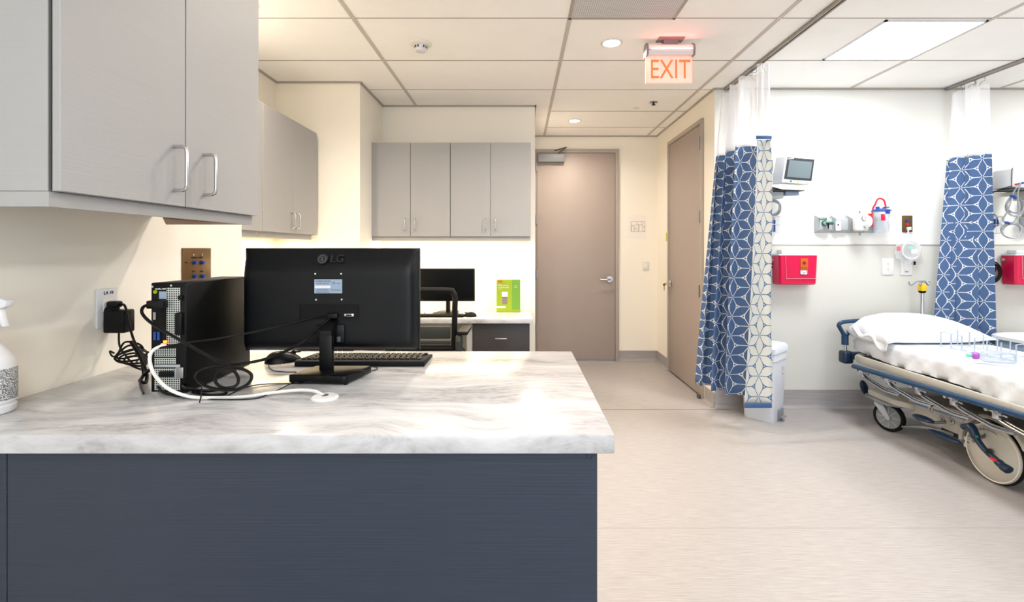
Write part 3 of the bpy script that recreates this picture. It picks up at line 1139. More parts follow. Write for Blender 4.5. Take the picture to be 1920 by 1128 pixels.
# plugs
pa = thing('power_adapter', 'square black power adapter plugged into the LA 10 outlet', 'adapter', (XS + .03, ym, zt_ - .08))
MB(pa).box((XS + .0095, ym - .022, zt_ - .132), (XS + .072, ym + .022, zt_ - .064), bev=.005).cyl((XS + .0095, ym, zt_ - .070), (XS + .03, ym, zt_ - .070), .018).build('body', M['black'], pa)
base = Vector((XS + .04, ym, zt_ - .132))
q1 = [base, base + Vector((.002, 0, -.04)), base + Vector((.02, .0, -.07)), base + Vector((.03, .02, -.10)), P(262, 672, 1.42), P(268, 700, 1.36), (-1.03, 1.31, CT + .006), (-.95, 1.22, CT + .006)]
MB(pa).tube(q1, .0028, 8, smooth=6, zmin=CT + .003).build('cord', M['cable'], pa)
g = MB(pa)
for k in range(5):
    c = P(240 + k * 4, 656 + k * 6, 1.42)
    ring = [c + Vector((.034 * math.cos(u) + .01 * math.cos(2 * u + k), .014 * math.sin(u + k), .022 * math.sin(u))) for u in [2 * PI * i / 10 for i in range(10)]]
    g.tube(ring, .0028, 8, smooth=4, closed=True)
c = P(222, 660, 1.44)
g.tube([P(214, 662, 1.44), P(206, 658, 1.44), P(212, 668, 1.44), P(230, 662, 1.43), P(255, 655, 1.42), P(278, 660, 1.36)], .0026, 8, smooth=5)
g.tube([P(245, 640, 1.42), P(262, 668, 1.40), P(275, 700, 1.36), P(272, 722, 1.32), P(262, 722, 1.34), P(268, 705, 1.36), P(284, 690, 1.33)], .0045, 8, smooth=5, zmin=CT + .005)
g.build('bundled_cord', M['cable'], pa)
pp = thing('power_cable', 'black power cord plugged in above the square adapter, running to the computer', 'cord', (XS + .02, ym, zt_ - .03))
MB(pp).box((XS + .0095, ym - .012, zt_ - .058), (XS + .045, ym + .012, zt_ - .038), bev=.006).build('plug', M['black'], pp)
q2 = [Vector((XS + .045, ym, zt_ - .048)), P(235, 575, 1.44), P(244, 615, 1.42), P(256, 648, 1.38), P(285, 690, 1.30), P(300, 730, 1.225), P(330, 741, 1.20), P(360, 742, 1.20)]
MB(pp).tube(q2, .0034, 8, smooth=6, zmin=CT + .004).build('cord', M['cable'], pp)

yc0, yc1 = -XS * FPX / (VX - 340), -XS * FPX / (VX - 393)
zc1 = CH + (VY - 465) * yc1 / FPX
t = thing('wall_connector_plate', 'brown metal wall plate with four blue jacks behind the computer', 'wall plate', (XS, (yc0 + yc1) / 2, zc1 - .06))
MB(t).box((XS, yc0, zc1 - .115 - .03), (XS + .006, yc1, zc1), bev=.0015).build('plate', M['bronze'], t)
for (px, py) in ((360, 492), (374.5, 492), (360, 517.5), (374.5, 517.5)):
    Y = -XS * FPX / (VX - px)
    z = CH + (VY - py) * Y / FPX
    MB(t).cyl((XS + .005, Y, z), (XS + .014, Y, z), .0075).cyl((XS + .014, Y, z), (XS + .019, Y, z), .0055).build('jack', M['blue'], t)
for (px) in (359, 375):
    Y = -XS * FPX / (VX - px)
    z = CH + (VY - 477.5) * Y / FPX
    MB(t).cyl((XS + .005, Y, z), (XS + .0085, Y, z), .004, n=12).build('screw', M['chrome'], t)
for (px, py, s, body) in ((366, 483, .009, 'PRODUCT VIEW'), (346, 492, .007, 'VGA'), (360, 508.5, .007, 'INLET'), (375, 508.5, .007, 'VIDEO')):
    Y = -XS * FPX / (VX - px)
    text('lettering', body, s, M['ink'], t, face_px((XS + .0066, Y, CH + (VY - py) * Y / FPX)), w=t)

# ------------------------------------------------------------------ computer tower
X0, X1, Y0, Y1 = -.944, -.853, 1.236, 1.53
zt = CT + .284
t = thing('computer_tower', 'black small desktop computer seen from its rear on the worktop', 'computer', ((X0 + X1) / 2, (Y0 + Y1) / 2, CT))
MB(t).box((X0, Y0, CT + .004), (X1, Y1, zt), bev=.003).build('case', M['case'], t)
MB(t).box((X0 + .004, Y1, CT + .006), (X1 - .004, Y1 + .006, zt - .003), bev=.002).build('front_bezel', M['black'], t)
for (fx, fy) in ((X0 + .012, Y0 + .03), (X1 - .012, Y0 + .03), (X0 + .012, Y1 - .03), (X1 - .012, Y1 - .03)):
    MB(t).cyl((fx, fy, CT), (fx, fy, CT + .005), .007, n=12).build('foot', M['rubber'], t)
yr = Y0 - .001


def rear(px0, py0, px1, py1, name, m, d=.0012, bev=0, par=None):
    a, b_ = P(px0, py1, Y0), P(px1, py0, Y0)
    return MB(t).box((a.x, Y0 - d, a.z), (b_.x, Y0 + .001, b_.z), bev=bev).build(name, M[m], par or t)


rear(313, 539, 338, 646, 'ventilation_grille', 'punch')
rear(290, 652, 330, 668, 'card_slot_grille', 'punch')
rear(290, 671, 330, 682, 'card_slot_grille', 'punch')
rear(290, 683, 338, 688, 'bracket', 'lgrey')
rear(290, 690, 338, 731, 'power_supply_grille', 'punch')
rear(300, 695, 327, 706, 'power_inlet', 'black', d=.006, bev=.002)
rear(299, 546, 312, 560, 'service_label', 'label', d=.0014)
rear(288, 585, 293, 599, 'display_port', 'steel', d=.002)
rear(289, 622, 293.5, 637, 'usb_port', 'blue', d=.003)
rear(296, 622, 300.5, 637, 'usb_port', 'blue', d=.003)
c = P(292, 547, Y0)
MB(t).lathe([(.0022, 0), (.0046, 0), (.0046, .004), (.0022, .004)], m=Matrix.Translation((c.x, Y0 + .001, c.z)) @ Matrix.Rotation(PI / 2, 4, 'X')).build('audio_jack', M['lime'], t)
for (px, py) in ((287, 537), (322, 535), (296, 735), (286, 603)):
    c = P(px, py, Y0)
    MB(t).cyl((c.x, Y0 + .001, c.z), (c.x, Y0 - .0025, c.z), .0028, n=12).build('screw', M['chrome'], t)
text('lettering', 'OptiPlex 3070', .0046, M['ink_w'], t, face_cam(P(301, 541.5, Y0 - .0005)), w=t)
g = MB(t)
a, b_ = P(333, 585, Y0), P(346, 627, Y0)
g.box((a.x, Y0 - .012, b_.z), (b_.x - .001, Y0 + .001, a.z), bev=.003)
g.build('cover_latch', M['black'], t)
c = P(341, 557, Y0)
MB(t).cyl((c.x, Y0, c.z), (c.x, Y0 - .008, c.z), .006).build('thumb_screw', M['black'], t)
rear(331, 688, 345, 708, 'lock_ring', 'steel', d=.004, bev=.001)
c = P(311, 640, Y0)
MB(t).box((c.x - .004, Y0 - .004, c.z - .003), (c.x + .004, Y0, c.z + .003)).build('network_led', M['led'], t)

# ------------------------------------------------------------------ near monitor (seen from the back)
YM = 1.46
a, b_ = P(461, 655, YM), P(785, 465.5, YM)
xc = (a.x + b_.x) / 2
t = thing('computer_monitor', 'large black LG monitor seen from behind on the near worktop', 'monitor', (xc, 1.40, CT))
# back shell as a smooth bulging grid
g = bmesh.new()
nx, nz = 90, 50
W_, H_ = b_.x - a.x, b_.z - a.z
grid = []
for j in range(nz + 1):
    row = []
    for i in range(nx + 1):
        u, v = i / nx, j / nz
        eu = min(u, 1 - u) * W_
        ev = min(v, 1 - v) * H_
        d = .034 * (1 - math.exp(-(eu / .007))) * (1 - math.exp(-(ev / .008)))
        if v > .74:
            q_ = (v - .74) / .26
            d *= 1 - .86 * q_ * q_ * (2.2 - 1.2 * q_)
        row.append(g.verts.new((a.x + u * W_, YM - d, a.z + v * H_)))
    grid.append(row)
for j in range(nz):
    for i in range(nx):
        g.faces.new((grid[j][i], grid[j][i + 1], grid[j + 1][i + 1], grid[j + 1][i]))
mb = MB(t)
mb.merge(g)
sh = mb.build('back_shell', M['mon'], t, recalc=False)
MB(t).box((a.x - .001, YM + .0, a.z - .002), (b_.x + .003, YM + .012, b_.z + .001), bev=.002).build('front_frame', M['black'], t)
MB(t).box((a.x + .008, YM + .012, a.z + .016), (b_.x - .006, YM + .0125, b_.z - .008)).build('screen', M['screen'], t)
yb_ = YM - .0345
c = P(630, 485.5, yb_)
text('logo_lettering', 'LG', .034, M['ink'], t, face_cam((c.x, YM - .0245, c.z)) @ Matrix.Rotation(R(-20), 4, 'X'), w=t, depth=.002)
c = P(602, 485.5, yb_)
lm = Matrix.Translation((c.x, YM - .0225, c.z)) @ Matrix.Rotation(PI / 2 - R(20), 4, 'X')
MB(t).lathe([(0, 0), (.016, 0), (.016, .003), (0, .003)], m=lm).build('logo_disc', M['ink'], t)
MB(t).tube([Vector((c.x + .011 * math.cos(u), YM - .0258 - .36 * .011 * -math.sin(u) * 0 + .36 * .011 * math.sin(u), c.z + .011 * math.sin(u))) for u in [2 * PI * i / 24 for i in range(24)]], .0009, 6, closed=True).box((c.x - .001, YM - .0280, c.z - .006), (c.x + .001, YM - .0250, c.z + .006)).box((c.x, YM - .0280, c.z - .006), (c.x + .005, YM - .0250, c.z - .0045)).build('logo_line', M['ink_g'], t)


def mrect(px0, py0, px1, py1, name, m, d=.0008, bev=0, par=None, y=yb_):
    a0, b0 = P(px0, py1, y), P(px1, py0, y)
    return MB(t).box((a0.x, y - d, a0.z), (b0.x, y + .001, b0.z), bev=bev).build(name, M[m], par or t)


lb = mrect(589.5, 523.5, 641.5, 549.5, 'rating_label', 'label')
mrect(590.5, 535, 620, 540, 'serial_strip', 'white', d=.0012, par=lb)
for (px, py, s, body) in ((606, 527, .0045, 'LG  MODEL 24MK430H'), (605, 531, .0035, '100-240V 50/60Hz 1.2A'), (605, 543.5, .0035, 'FLATRON MONITOR'), (626, 530, .009, 'UL'), (635, 531, .0036, 'LISTED'), (630, 543.5, .0035, 'MADE IN MEXICO'), (605, 547.5, .0035, 'COMPLIES WITH PART 15')):
    text('lettering', body, s, M['ink'], lb, face_cam(P(px, py, yb_ - .001)), w=t, depth=.0002)
for (px, py) in ((591.5, 513), (640, 513), (593, 561.5), (641, 561)):
    c = P(px, py, yb_)
    MB(t).cyl((c.x, yb_ + .001, c.z), (c.x, yb_ - .0018, c.z), .0027, n=12).build('mounting_screw', M['chrome'], t)
rc = mrect(562, 571, 672, 599, 'port_recess', 'black_m', d=.001, bev=0)
f = MB(t)
r0, r1 = P(562, 599, yb_), P(672, 571, yb_)
for (u0, v0, u1, v1) in ((r0.x, r1.z - .001, r1.x, r1.z + .001), (r0.x, r0.z - .001, r1.x, r0.z + .001), (r0.x - .001, r0.z, r0.x + .001, r1.z), (r1.x - .001, r0.z, r1.x + .001, r1.z)):
    f.box((u0, yb_ - .003, v0), (u1, yb_, v1))
f.build('recess_rim', M['black'], rc)
mrect(646, 587.5, 664, 593, 'vga_port', 'chrome', d=.004, bev=.001, par=rc)
mrect(650, 588.8, 660, 591.8, 'vga_socket', 'ink', d=.005, par=rc)
mrect(617, 586, 636, 596, 'cable_plug', 'black', d=.016, bev=.003, par=rc)
mrect(594, 608, 647, 642, 'stand_cover', 'black', d=.006, bev=.003)
mrect(633, 630, 640, 640, 'power_socket', 'ink_g', d=.0075, bev=.002)
# neck and base
nk = MB(t)
n0, n1 = P(598, 0, 1.375).x, P(622, 0, 1.375).x
nk.box((n0, 1.375, CT + .018), (n1, 1.395, CT + .125), bev=.003)
nk.prism([(n0 + .002, 1.376, CT + .120), (n0 + .002, 1.394, CT + .120), (n0 + .002, YM - .015, CT + .155), (n0 + .002, YM - .02, CT + .175), (n0 + .002, 1.378, CT + .137)], (n1 - n0 - .004, 0, 0))
nk.build('neck', M['black'], t)
bx = [P(541, 0, 1.325).x, P(654, 0, 1.325).x]
poly = [(bx[0], 1.325, CT + .004), (bx[1] - .01, 1.31, CT + .004), (bx[1], 1.315, CT + .004), (P(697, 0, 1.43).x, 1.43, CT + .004), (P(592, 0, 1.43).x, 1.43, CT + .004)]
MB(t).prism(poly, (0, 0, .022), bev=.004).build('stand_base', M['black'], t)
for p in poly[::2]:
    q = Vector(p) * .9 + Vector((poly[0][0] + poly[3][0], poly[0][1] + poly[3][1], 0)) * .05
    MB(t).cyl((q.x, q.y, CT), (q.x, q.y, CT + .006), .006, n=10).build('foot', M['rubber'], t)

# keyboards
def keyboard(label, loc, rotz, w=.41, d=.145):
    t = thing('keyboard', label, 'keyboard', loc, rotz)
    hw, hd = w / 2, d / 2
    MB().prism([(-hw, -hd, 0), (-hw, -hd, .016), (-hw, -hd + .01, .019), (-hw, hd - .006, .009), (-hw, hd, .006), (-hw, hd, 0)], (w, 0, 0), bev=.0015).build('case', M['black_m'], t)
    rows = 6
    for r in range(rows):
        y = -hd + .022 + r * (d - .040) / (rows - 1)
        z = .0185 - (y + hd) / d * .0095
        xs = -hw + .014
        step = (w - .024) / 21
        ks = []
        i = 0
        while i < 21:
            wd = 1
            if r == rows - 1 and 6 <= i < 7:
                wd = 6
            elif i in (0, 13) and r in (2, 3, 4):
                wd = 1.6
            if i in (15, 18) and wd == 1 and False:
                i += .3
            ks.append((xs + i * step, wd))
            i += wd
        for (kx, wd) in ks:
            if kx + wd * step > hw - .006:
                continue
            MB().box((kx, y - .0072, z - .002), (kx + wd * step - .0035, y + .0072, z + .0055), bev=.0018, seg=1).build('key', M['black'], t)
    return t


keyboard('black keyboard on the near worktop behind the large monitor', (-.505, 1.595, CT), PI * 0)


def mouse(label, loc, rotz, mt='black'):
    t = thing('computer_mouse', label, 'mouse', loc, rotz)
    g = bmesh.new()
    bmesh.ops.create_uvsphere(g, u_segments=28, v_segments=16, radius=1)
    for v in g.verts:
        y = v.co.y
        v.co = Vector((v.co.x * .031 * (1 - .12 * y), y * .056, max(0, v.co.z) * (.036 - .010 * y) + .001))
    m = MB()
    m.merge(g)
    b = m.build('body', M[mt], t)
    MB().cyl((-.003, .030, .028), (.003, .030, .028), .0075, n=16).build('scroll_wheel', M['rubber'], t)
    MB().box((-.0006, .012, .0265), (.0006, .052, .032)).build('button_gap', M['ink'], t)
    return t


mouse('black mouse beside the keyboard, left of the monitor stand', (P(530, 0, 1.58).x, 1.585, CT), R(-62))

# cables around the computer: video cable, power lead, thin black cords, white network cable
t = thing('video_cable', 'grey-sheened black video cable from computer back up to the monitor', 'cable', P(285, 655, 1.22))
pts = [P(285, 573 + 82, 1.23), P(300, 652, 1.215), P(345, 643, 1.21), P(400, 636, 1.25), P(460, 625, 1.31), P(540, 608, 1.39), P(585, 596, 1.42), P(618, 591, 1.422)]
MB(t).tube(pts, .0026, 8, smooth=6).build('cable', M['cable'], t)
t = thing('display_cable', 'thick black cable looping from the top of the computer down to the worktop coils', 'cable', P(300, 570, 1.22))
pl = MB(t)
a0, b0 = P(270, 578, 1.225), P(311, 563, 1.225)
pl.box((a0.x + .012, 1.215, a0.z), (b0.x, 1.234, b0.z), bev=.003)
pl.build('plug', M['black'], t)
pts = [P(278, 571, 1.225), P(268, 576, 1.21), P(267, 588, 1.20), P(285, 606, 1.195), P(330, 633, 1.19), P(390, 667, 1.19), P(430, 688, 1.18), P(446, 706, 1.18), P(443, 722, 1.17), P(420, 727, 1.16), P(404, 715, 1.165), P(410, 696, 1.17), P(440, 688, 1.18), P(470, 700, 1.17), P(466, 718, 1.16), P(440, 730, 1.15), P(400, 728, 1.155), P(372, 715, 1.17), P(368, 700, 1.18), P(390, 688, 1.19), P(440, 683, 1.22), P(500, 672, 1.26), P(560, 645, 1.33), P(600, 613, 1.40), P(619, 596, 1.415)]
MB(t).tube(pts, .0038, 8, smooth=6).build('cable', M['cable'], t)
t = thing('network_cable', 'white network cable curving from the computer to the desk grommet', 'cable', P(300, 655, 1.22))
pts = [P(312, 648, 1.22), P(298, 650, 1.215), P(284, 660, 1.205), P(281, 678, 1.195), P(290, 702, 1.19), P(315, 728, 1.17)]
pts += [P(355, 743, 1.185 - .0), P(400, 747.5, 1.187), P(460, 745, 1.196), P(510, 736, 1.222), P(560, 731, 1.235), P(590, 733, 1.225), P(606, 741.5, 1.205)]
for q in pts:
    q.z = max(q.z, CT + .005)
MB(t).tube(pts, .0041, 10, smooth=6, zmin=CT + .0045).build('cable', M['cable_w'], t)
MB(t).box(P(300, 652, 1.228), P(313, 643, 1.234), bev=.002).build('plug', M['cable_w'], t)
t = thing('desk_grommet', 'round white cable grommet set in the near worktop', 'grommet', (P(609, 0, 1.2).x, 1.2, CT))
MB().lathe([(0, .0), (.033, 0), (.033, .003), (.029, .006), (.010, .006), (.0095, .0052), (0, .0052)], close=False).build('cap', M['white'], t)
MB().lathe([(0, .0052), (.0085, .0053), (.0085, .0064), (0, .0065)], c=(-.002, .006, 0), close=False).build('cable_hole', M['ink_g'], t)


def ground(px, py, dz=.003):
    Y = (CH - CT - dz) * FPX / (py - VY)
    return P(px, py, Y)


t = thing('loose_cable_bundle', 'bundle of thin black cords tied together at the foot of the computer', 'cable', (-.9, 1.2, CT))
g = MB(t)
for k in range(7):
    j = random.uniform(-2.5, 2.5)
    pts = [ground(336 + k, 722 + j, .004 + .003 * k), ground(350, 728 + j, .006 + .004 * k), ground(385, 733 + j, .005 + .002 * k), ground(418, 730 + j * 1.6, .004 + .002 * k), ground(424, 738 + j, .003), ground(396, 741 + j * .6, .003), ground(360, 735 + j, .003 + .002 * k)]
    g.tube(pts, .0019, 6, smooth=5)
g.build('cords', M['cable'], t)
MB(t).tube([ground(378, 726, .02), ground(377, 742, .012), ground(374, 754, .002)], .0016, 6, smooth=3).build('cable_tie', M['ink'], t)
t = thing('mouse_cord', 'thin black cord passing in front of the monitor stand towards the computer', 'cord', ground(560, 710))
pts = [ground(330, 742), ground(400, 748), ground(470, 748), ground(505, 738), ground(545, 719), ground(560, 712)]
g = MB(t).tube(pts, .0015, 6, smooth=5)
g.tube([ground(425, 742), ground(455, 728), ground(490, 720), ground(560, 718), ground(595, 710, .032), ground(625, 700, .032), ground(665, 695, .034), ground(700, 694), ground(708, 690), ground(700, 686), ground(672, 679)], .0015, 6, smooth=5)
g.build('cord', M['cable'], t)
pts = [ground(503, 685), ground(512, 694), ground(535, 697), ground(556, 697)]
o = MB().tube(pts, .0015, 6, smooth=5).build('short_mouse_cord', M['cable'])
tag(o, 'short black cord curling from the mouse towards the monitor stand', 'cord')

# spray bottle
t = thing('spray_bottle', 'white spray bottle with grey printed label at the left edge', 'spray bottle', (-1.1985, 1.092, CT))
MB().lathe([(.0, .001), (.041, .001), (.043, .006), (.044, .016), (.041, .018), (.041, .022), (.0445, .025), (.0445, .105), (.043, .118), (.036, .132), (.026, .145), (.0175, .158), (.015, .168), (.0145, .185), (0, .185)], close=False).build('body', M['white'], t)
MB().lathe([(.0448, .030), (.0450, .031), (.0450, .100), (.0448, .101)], close=False).build('printed_label', M['print'], t)
MB().lathe([(0, .18), (.0165, .18), (.0165, .205), (.013, .21), (0, .21)], close=False).build('collar', M['white'], t)
g = MB()
g.prism([(-.02, -.010, .205), (.012, -.010, .205), (.018, -.010, .232), (.044, -.010, .240), (.047, -.010, .255), (.025, -.010, .262), (-.03, -.010, .262), (-.04, -.010, .25)], (0, .02, 0), bev=.003)
g.build('spray_head', M['white'], t)
MB().prism([(.018, -.006, .236), (.030, -.006, .236), (.034, -.006, .215), (.040, -.006, .195), (.032, -.006, .196), (.024, -.006, .212)], (0, .012, 0), bev=.002).build('trigger', M['white'], t)

# ------------------------------------------------------------------ far desk things
YD = 4.06
a, b_ = P(755, 564.5, YD), P(890, 503, YD)
b_.x = P(890, 0, YD).x
a.x = b_.x - .54
t = thing('computer_monitor', 'black monitor facing us on the far desk behind the office chair', 'monitor', ((a.x + b_.x) / 2, 4.1, DT))
MB(t).box((a.x, YD, a.z), (b_.x, YD + .03, b_.z), bev=.004).build('frame', M['black'], t)
MB(t).box((a.x + .008, YD - .001, a.z + .022), (b_.x - .008, YD + .001, b_.z - .010)).build('screen', M['screen'], t)
xm = P(839, 0, YD).x
MB(t).box((xm - .018, YD + .03, DT + .012), (xm + .018, YD + .05, DT + .2), bev=.003).cyl((xm, YD + .02, DT + .012), (xm, YD + .02, a.z + .02), .016).build('neck', M['black'], t)
MB(t).prism([(xm - .115, YD - .06, DT + .002), (xm + .10, YD - .06, DT + .002), (xm + .08, YD + .12, DT + .002), (xm - .07, YD + .12, DT + .002)], (0, 0, .012), bev=.003).build('stand_base', M['black'], t)
o = MB().tube([P(796, 586, YD + .01), P(804, 594, YD), P(812, 601, YD - .01) , Vector((P(822, 0, YD).x, YD - .05, DT + .003))], .0028, 6, smooth=4).build('monitor_lead', M['cable'])
tag(o, 'thin black lead dropping from the far monitor to the desk', 'cable')
keyboard('black keyboard on the far desk in front of the monitor', (P(870, 0, 3.9).x - .215, 3.90, DT), 0, w=.43, d=.13)
mouse('small black mouse on the far desk right of the keyboard', (P(881, 0, 3.88).x, 3.88, DT), R(80))

YG = 4.16
t = thing('glove_box', 'lime green printed carton standing at the right end of the far desk', 'box', P(953, 0, YG + .03).xy.to_3d() + Vector((0, 0, DT)))
a, b_ = P(931, 580, YG), P(975.5, 524, YG)
a.z = DT + .001
MB(t).box(a, (b_.x, YG + .06, b_.z)).build('carton', M['lime'], t)
xs = P(960, 0, YG).x


def grect(px0, py0, px1, py1, name, m, d=.0006):
    p0, p1 = P(px0, py1, YG), P(px1, py0, YG)
    p0.z = max(p0.z, DT + .001)
    return MB(t).box((p0.x, YG - d, p0.z), (p1.x, YG, p1.z)).build(name, M[m], t)


grect(960, 524, 975.5, 580, 'side_band', 'limeg')
grect(941, 547, 952, 557, 'printed_pouch', 'paper', .001)
grect(941.5, 556, 951.5, 570, 'printed_pouch', 'taupe', .001)
grect(931, 573.5, 948, 577, 'white_swoosh', 'white', .001)
grect(934, 525.5, 942, 529.5, 'logo_patch', 'orange', .001)
for (px, py, s, body) in ((943.5, 535, .014, 'NITRILE EXAM'), (944.5, 539, .014, 'POWDER-FREE'), (937, 541.5, .008, 'Gloves'), (967, 535.5, .008, 'NITRILE'), (967, 538.5, .008, 'GLOVES'), (936, 532.5, .008, 'latex-free')):
    text('lettering', body, s, M['ink_w'], t, face_cam(P(px, py, YG - .0012)), w=t, depth=.0003)
# white plate standing in for a small spot of light on the niche wall
t, a, b_ = plate_y('wall_outlet', 'small white plate standing in for a light spot above the far monitor', 'outlet', 780, 494, 796, 500, YN)

# office chair (its back to us)
YCc = 3.22
xr = P(857, 0, YCc).x
t = thing('office_chair', 'dark office chair with an open back frame at the far desk', 'chair', (xr - .235, 3.45, 0))
xl = xr - .47
zt = P(0, 541, YCc).z
fr = MB(t)
fr.tube([(xr - .03, YCc + .06, .60), (xr - .022, YCc + .03, .74), (xr - .015, YCc, .90), (xr - .014, YCc, zt - .06), (xr - .03, YCc, zt - .022), (xr - .07, YCc, zt - .012), (xl + .07, YCc, zt - .012), (xl + .03, YCc, zt - .022), (xl + .014, YCc, zt - .06), (xl + .015, YCc, .90), (xl + .022, YCc + .03, .74), (xl + .03, YCc + .06, .60)], .019, 12, smooth=4)
fr.tube([(xl + .03, YCc + .06, .61), (xr - .03, YCc + .06, .61)], .02, 10)
fr.build('back_frame', M['chairb'], t)
MB(t).box((xl + .05, YCc + .03, .675), (xr - .05, YCc + .05, .76), bev=.008).box((xl + .05, YCc + .035, .635), (xr - .05, YCc + .055, .665), bev=.006).build('lumbar_support', M['chair'], t)
MB(t).box((xl + .0, 3.28, .455), (xr - .0, 3.74, .53), bev=.03, seg=4).build('seat', M['chairb'], t)
for s, xx in ((1, xr), (-1, xl)):
    ar = MB(t).prism([(xx - .02 * s + .012, 3.20, .46), (xx - .02 * s + .012, 3.30, .44), (xx - .02 * s + .012, 3.34, .66), (xx - .02 * s + .012, 3.30, .70), (xx - .02 * s + .012, 3.20, .71), (xx - .02 * s + .012, 3.185, .67)], (.035 * s, 0, 0), bev=.006)
    ap = ar.build('armrest', M['chair'], t)
    MB(t).box((min(xx + .00 * s, xx + .075 * s), 3.19, .71), (max(xx, xx + .075 * s), 3.46, .735), bev=.01).build('arm_pad', M['chairb'], ap)
xm = (xl + xr) / 2
MB(t).cyl((xm, 3.5, .09), (xm, 3.5, .46), .025).build('gas_column', M['black'], t)
for k in range(5):
    an = 2 * PI * k / 5 + .3
    e = Vector((xm + .28 * math.cos(an), 3.5 + .28 * math.sin(an), .07))
    lg = MB(t).tube([(xm, 3.5, .12), (xm + .14 * math.cos(an), 3.5 + .14 * math.sin(an), .10), e], [.022, .018, .014], 8, smooth=2).build('base_leg', M['black'], t)
    MB(t).cyl(e + Vector((-.02, 0, -.042)), e + Vector((.02, 0, -.042)), .028, n=16).build('caster', M['rubber'], lg)

# ------------------------------------------------------------------ curtains and tracks
def track(name, label, x, y0, y1):
    t = thing(name, label, 'curtain track', (x, (y0 + y1) / 2, ZC))
    MB(t).box((x - .016, y0, ZC - .022), (x - .006, y1, ZC - .004)).box((x + .006, y0, ZC - .022), (x + .016, y1, ZC - .004)).box((x - .016, y0, ZC - .008), (x + .016, y1, ZC - .004)).build('channel', M['tbar_thin'], t)
    MB(t).box((x - .006, y0, ZC - .0085), (x + .006, y1, ZC - .008)).build('slot', M['ink'], t)
    MB(t).box((x - .018, y1 - .03, ZC - .024), (x + .018, y1, ZC - .004)).build('end_cap', M['grey'], t)
    return t


track('curtain_track', 'curtain track in the ceiling over the near privacy curtain', 1.665, -1.5, YB - .015)
track('curtain_track', 'curtain track in the ceiling over the far right privacy curtain', 3.44, -1.5, YB - .015)


def curtain(t, top, bot, z_top, z_net, z_bot, folds, amp_t, amp_b, name, material, phase=0, n=160, zn=28, seg='cloth', side=(1, 0), jag=0.0, uoff=0):
    """sheet hanging between plan polylines top -> bot; only the z range asked for"""
    bm = bmesh.new()
    uvl = bm.loops.layers.uv.new('UVMap')
    rows = []
    rng = random.Random(5)
    ph2 = [rng.uniform(-.6, .6) for _ in range(40)]
    z0, z1 = (z_net, z_bot) if seg == 'cloth' else (z_top, z_net)
    # arc length measured on the middle row
    def pos(s, z):
        k = (z_top - z) / (z_top - z_bot)
        ct = Vector(top[0]).lerp(Vector(top[1]), s)
        cb = Vector(bot[0]).lerp(Vector(bot[1]), s)
        c = ct.lerp(cb, k)
        am = amp_t + (amp_b - amp_t) * min(1, k * 1.3)
        w_ = 2 * PI * folds * s + phase
        f = math.sin(w_ + .55 * math.sin(w_ * .5 + 1.3))
        f2 = .35 * math.sin(2.1 * w_ + 1.0 + k * 1.2)
        ff = (f + f2 * .5)
        d = Vector((side[0], side[1]))
        along = (Vector(bot[1]) - Vector(bot[0])).normalized()
        c = c + d * am * ff + along * am * .55 * math.cos(w_ * 2) * (.5 if seg == 'cloth' else .4)
        return Vector((c.x, c.y, z))
    us = [0]
    prev = pos(0, (z0 + z_bot) / 2)
    for i in range(1, n + 1):
        p = pos(i / n, (z0 + z_bot) / 2)
        us.append(us[-1] + (p - prev).length)
        prev = p
    for j in range(zn + 1):
        z = z0 + (z1 - z0) * j / zn
        row = []
        for i in range(n + 1):
            p = pos(i / n, z)
            if seg == 'cloth' and j == 0:
                p.z += .006 * math.sin(i * .35)
            row.append((bm.verts.new(p), (us[i] + uoff, z)))
        rows.append(row)
    for j in range(zn):
        for i in range(n):
            q = (rows[j][i], rows[j][i + 1], rows[j + 1][i + 1], rows[j + 1][i])
            f = bm.faces.new([v for v, _ in q])
            for lp, (_, uv) in zip(f.loops, q):
                lp[uvl].uv = uv
    inv = root_of(t)
    for v in bm.verts:
        v.co = inv @ v.co
    me = bpy.data.meshes.new(name)
    bm.to_mesh(me)
    bm.free()
    for p in me.polygons:
        p.use_smooth = True
    me.materials.append(material)
    o = bpy.data.objects.new(name, me)
    C.objects.link(o)
    o.parent = t
    so = o.modifiers.new('thick', 'SOLIDIFY')
    so.thickness = .0014
    return o, pos


def hooks(t, pos, ztop, cnt, x):
    for k in range(cnt):
        p = pos((k + .5) / cnt, ztop)
        g = MB(t)
        g.cyl((x, p.y, ZC - .03), (x, p.y, ZC - .012), .006, n=10)
        g.tube([(x, p.y, ZC - .03), (x + .004, p.y, ZC - .045), (x, p.y, ZC - .055), ((x + p.x) / 2, p.y, ZC - .06), (p.x, p.y, ztop - .01)], .0018, 6, smooth=3)
        for q in range(5):
            pass
        g.build('hook', M['steel'], t)


# curtain 1
t = thing('privacy_curtain', 'blue petal-print privacy curtain gathered beside the side door', 'curtain', (1.62, 3.55, 0))
top1 = ((1.625, 3.30), (1.655, 3.84))
bot1 = ((1.57, 3.30), (1.42, 3.66))
o, pos = curtain(t, top1, bot1, 2.50, 2.0, .262, 3.0, .075, .11, 'printed_cloth', M['cloth'], phase=.6, zn=40)
curtain(t, top1, bot1, 2.50, 2.0, .262, 3.0, .075, .11, 'net_top', M['net'], phase=.6, seg='net', zn=14)
hooks(t, pos, 2.50, 9, 1.665)
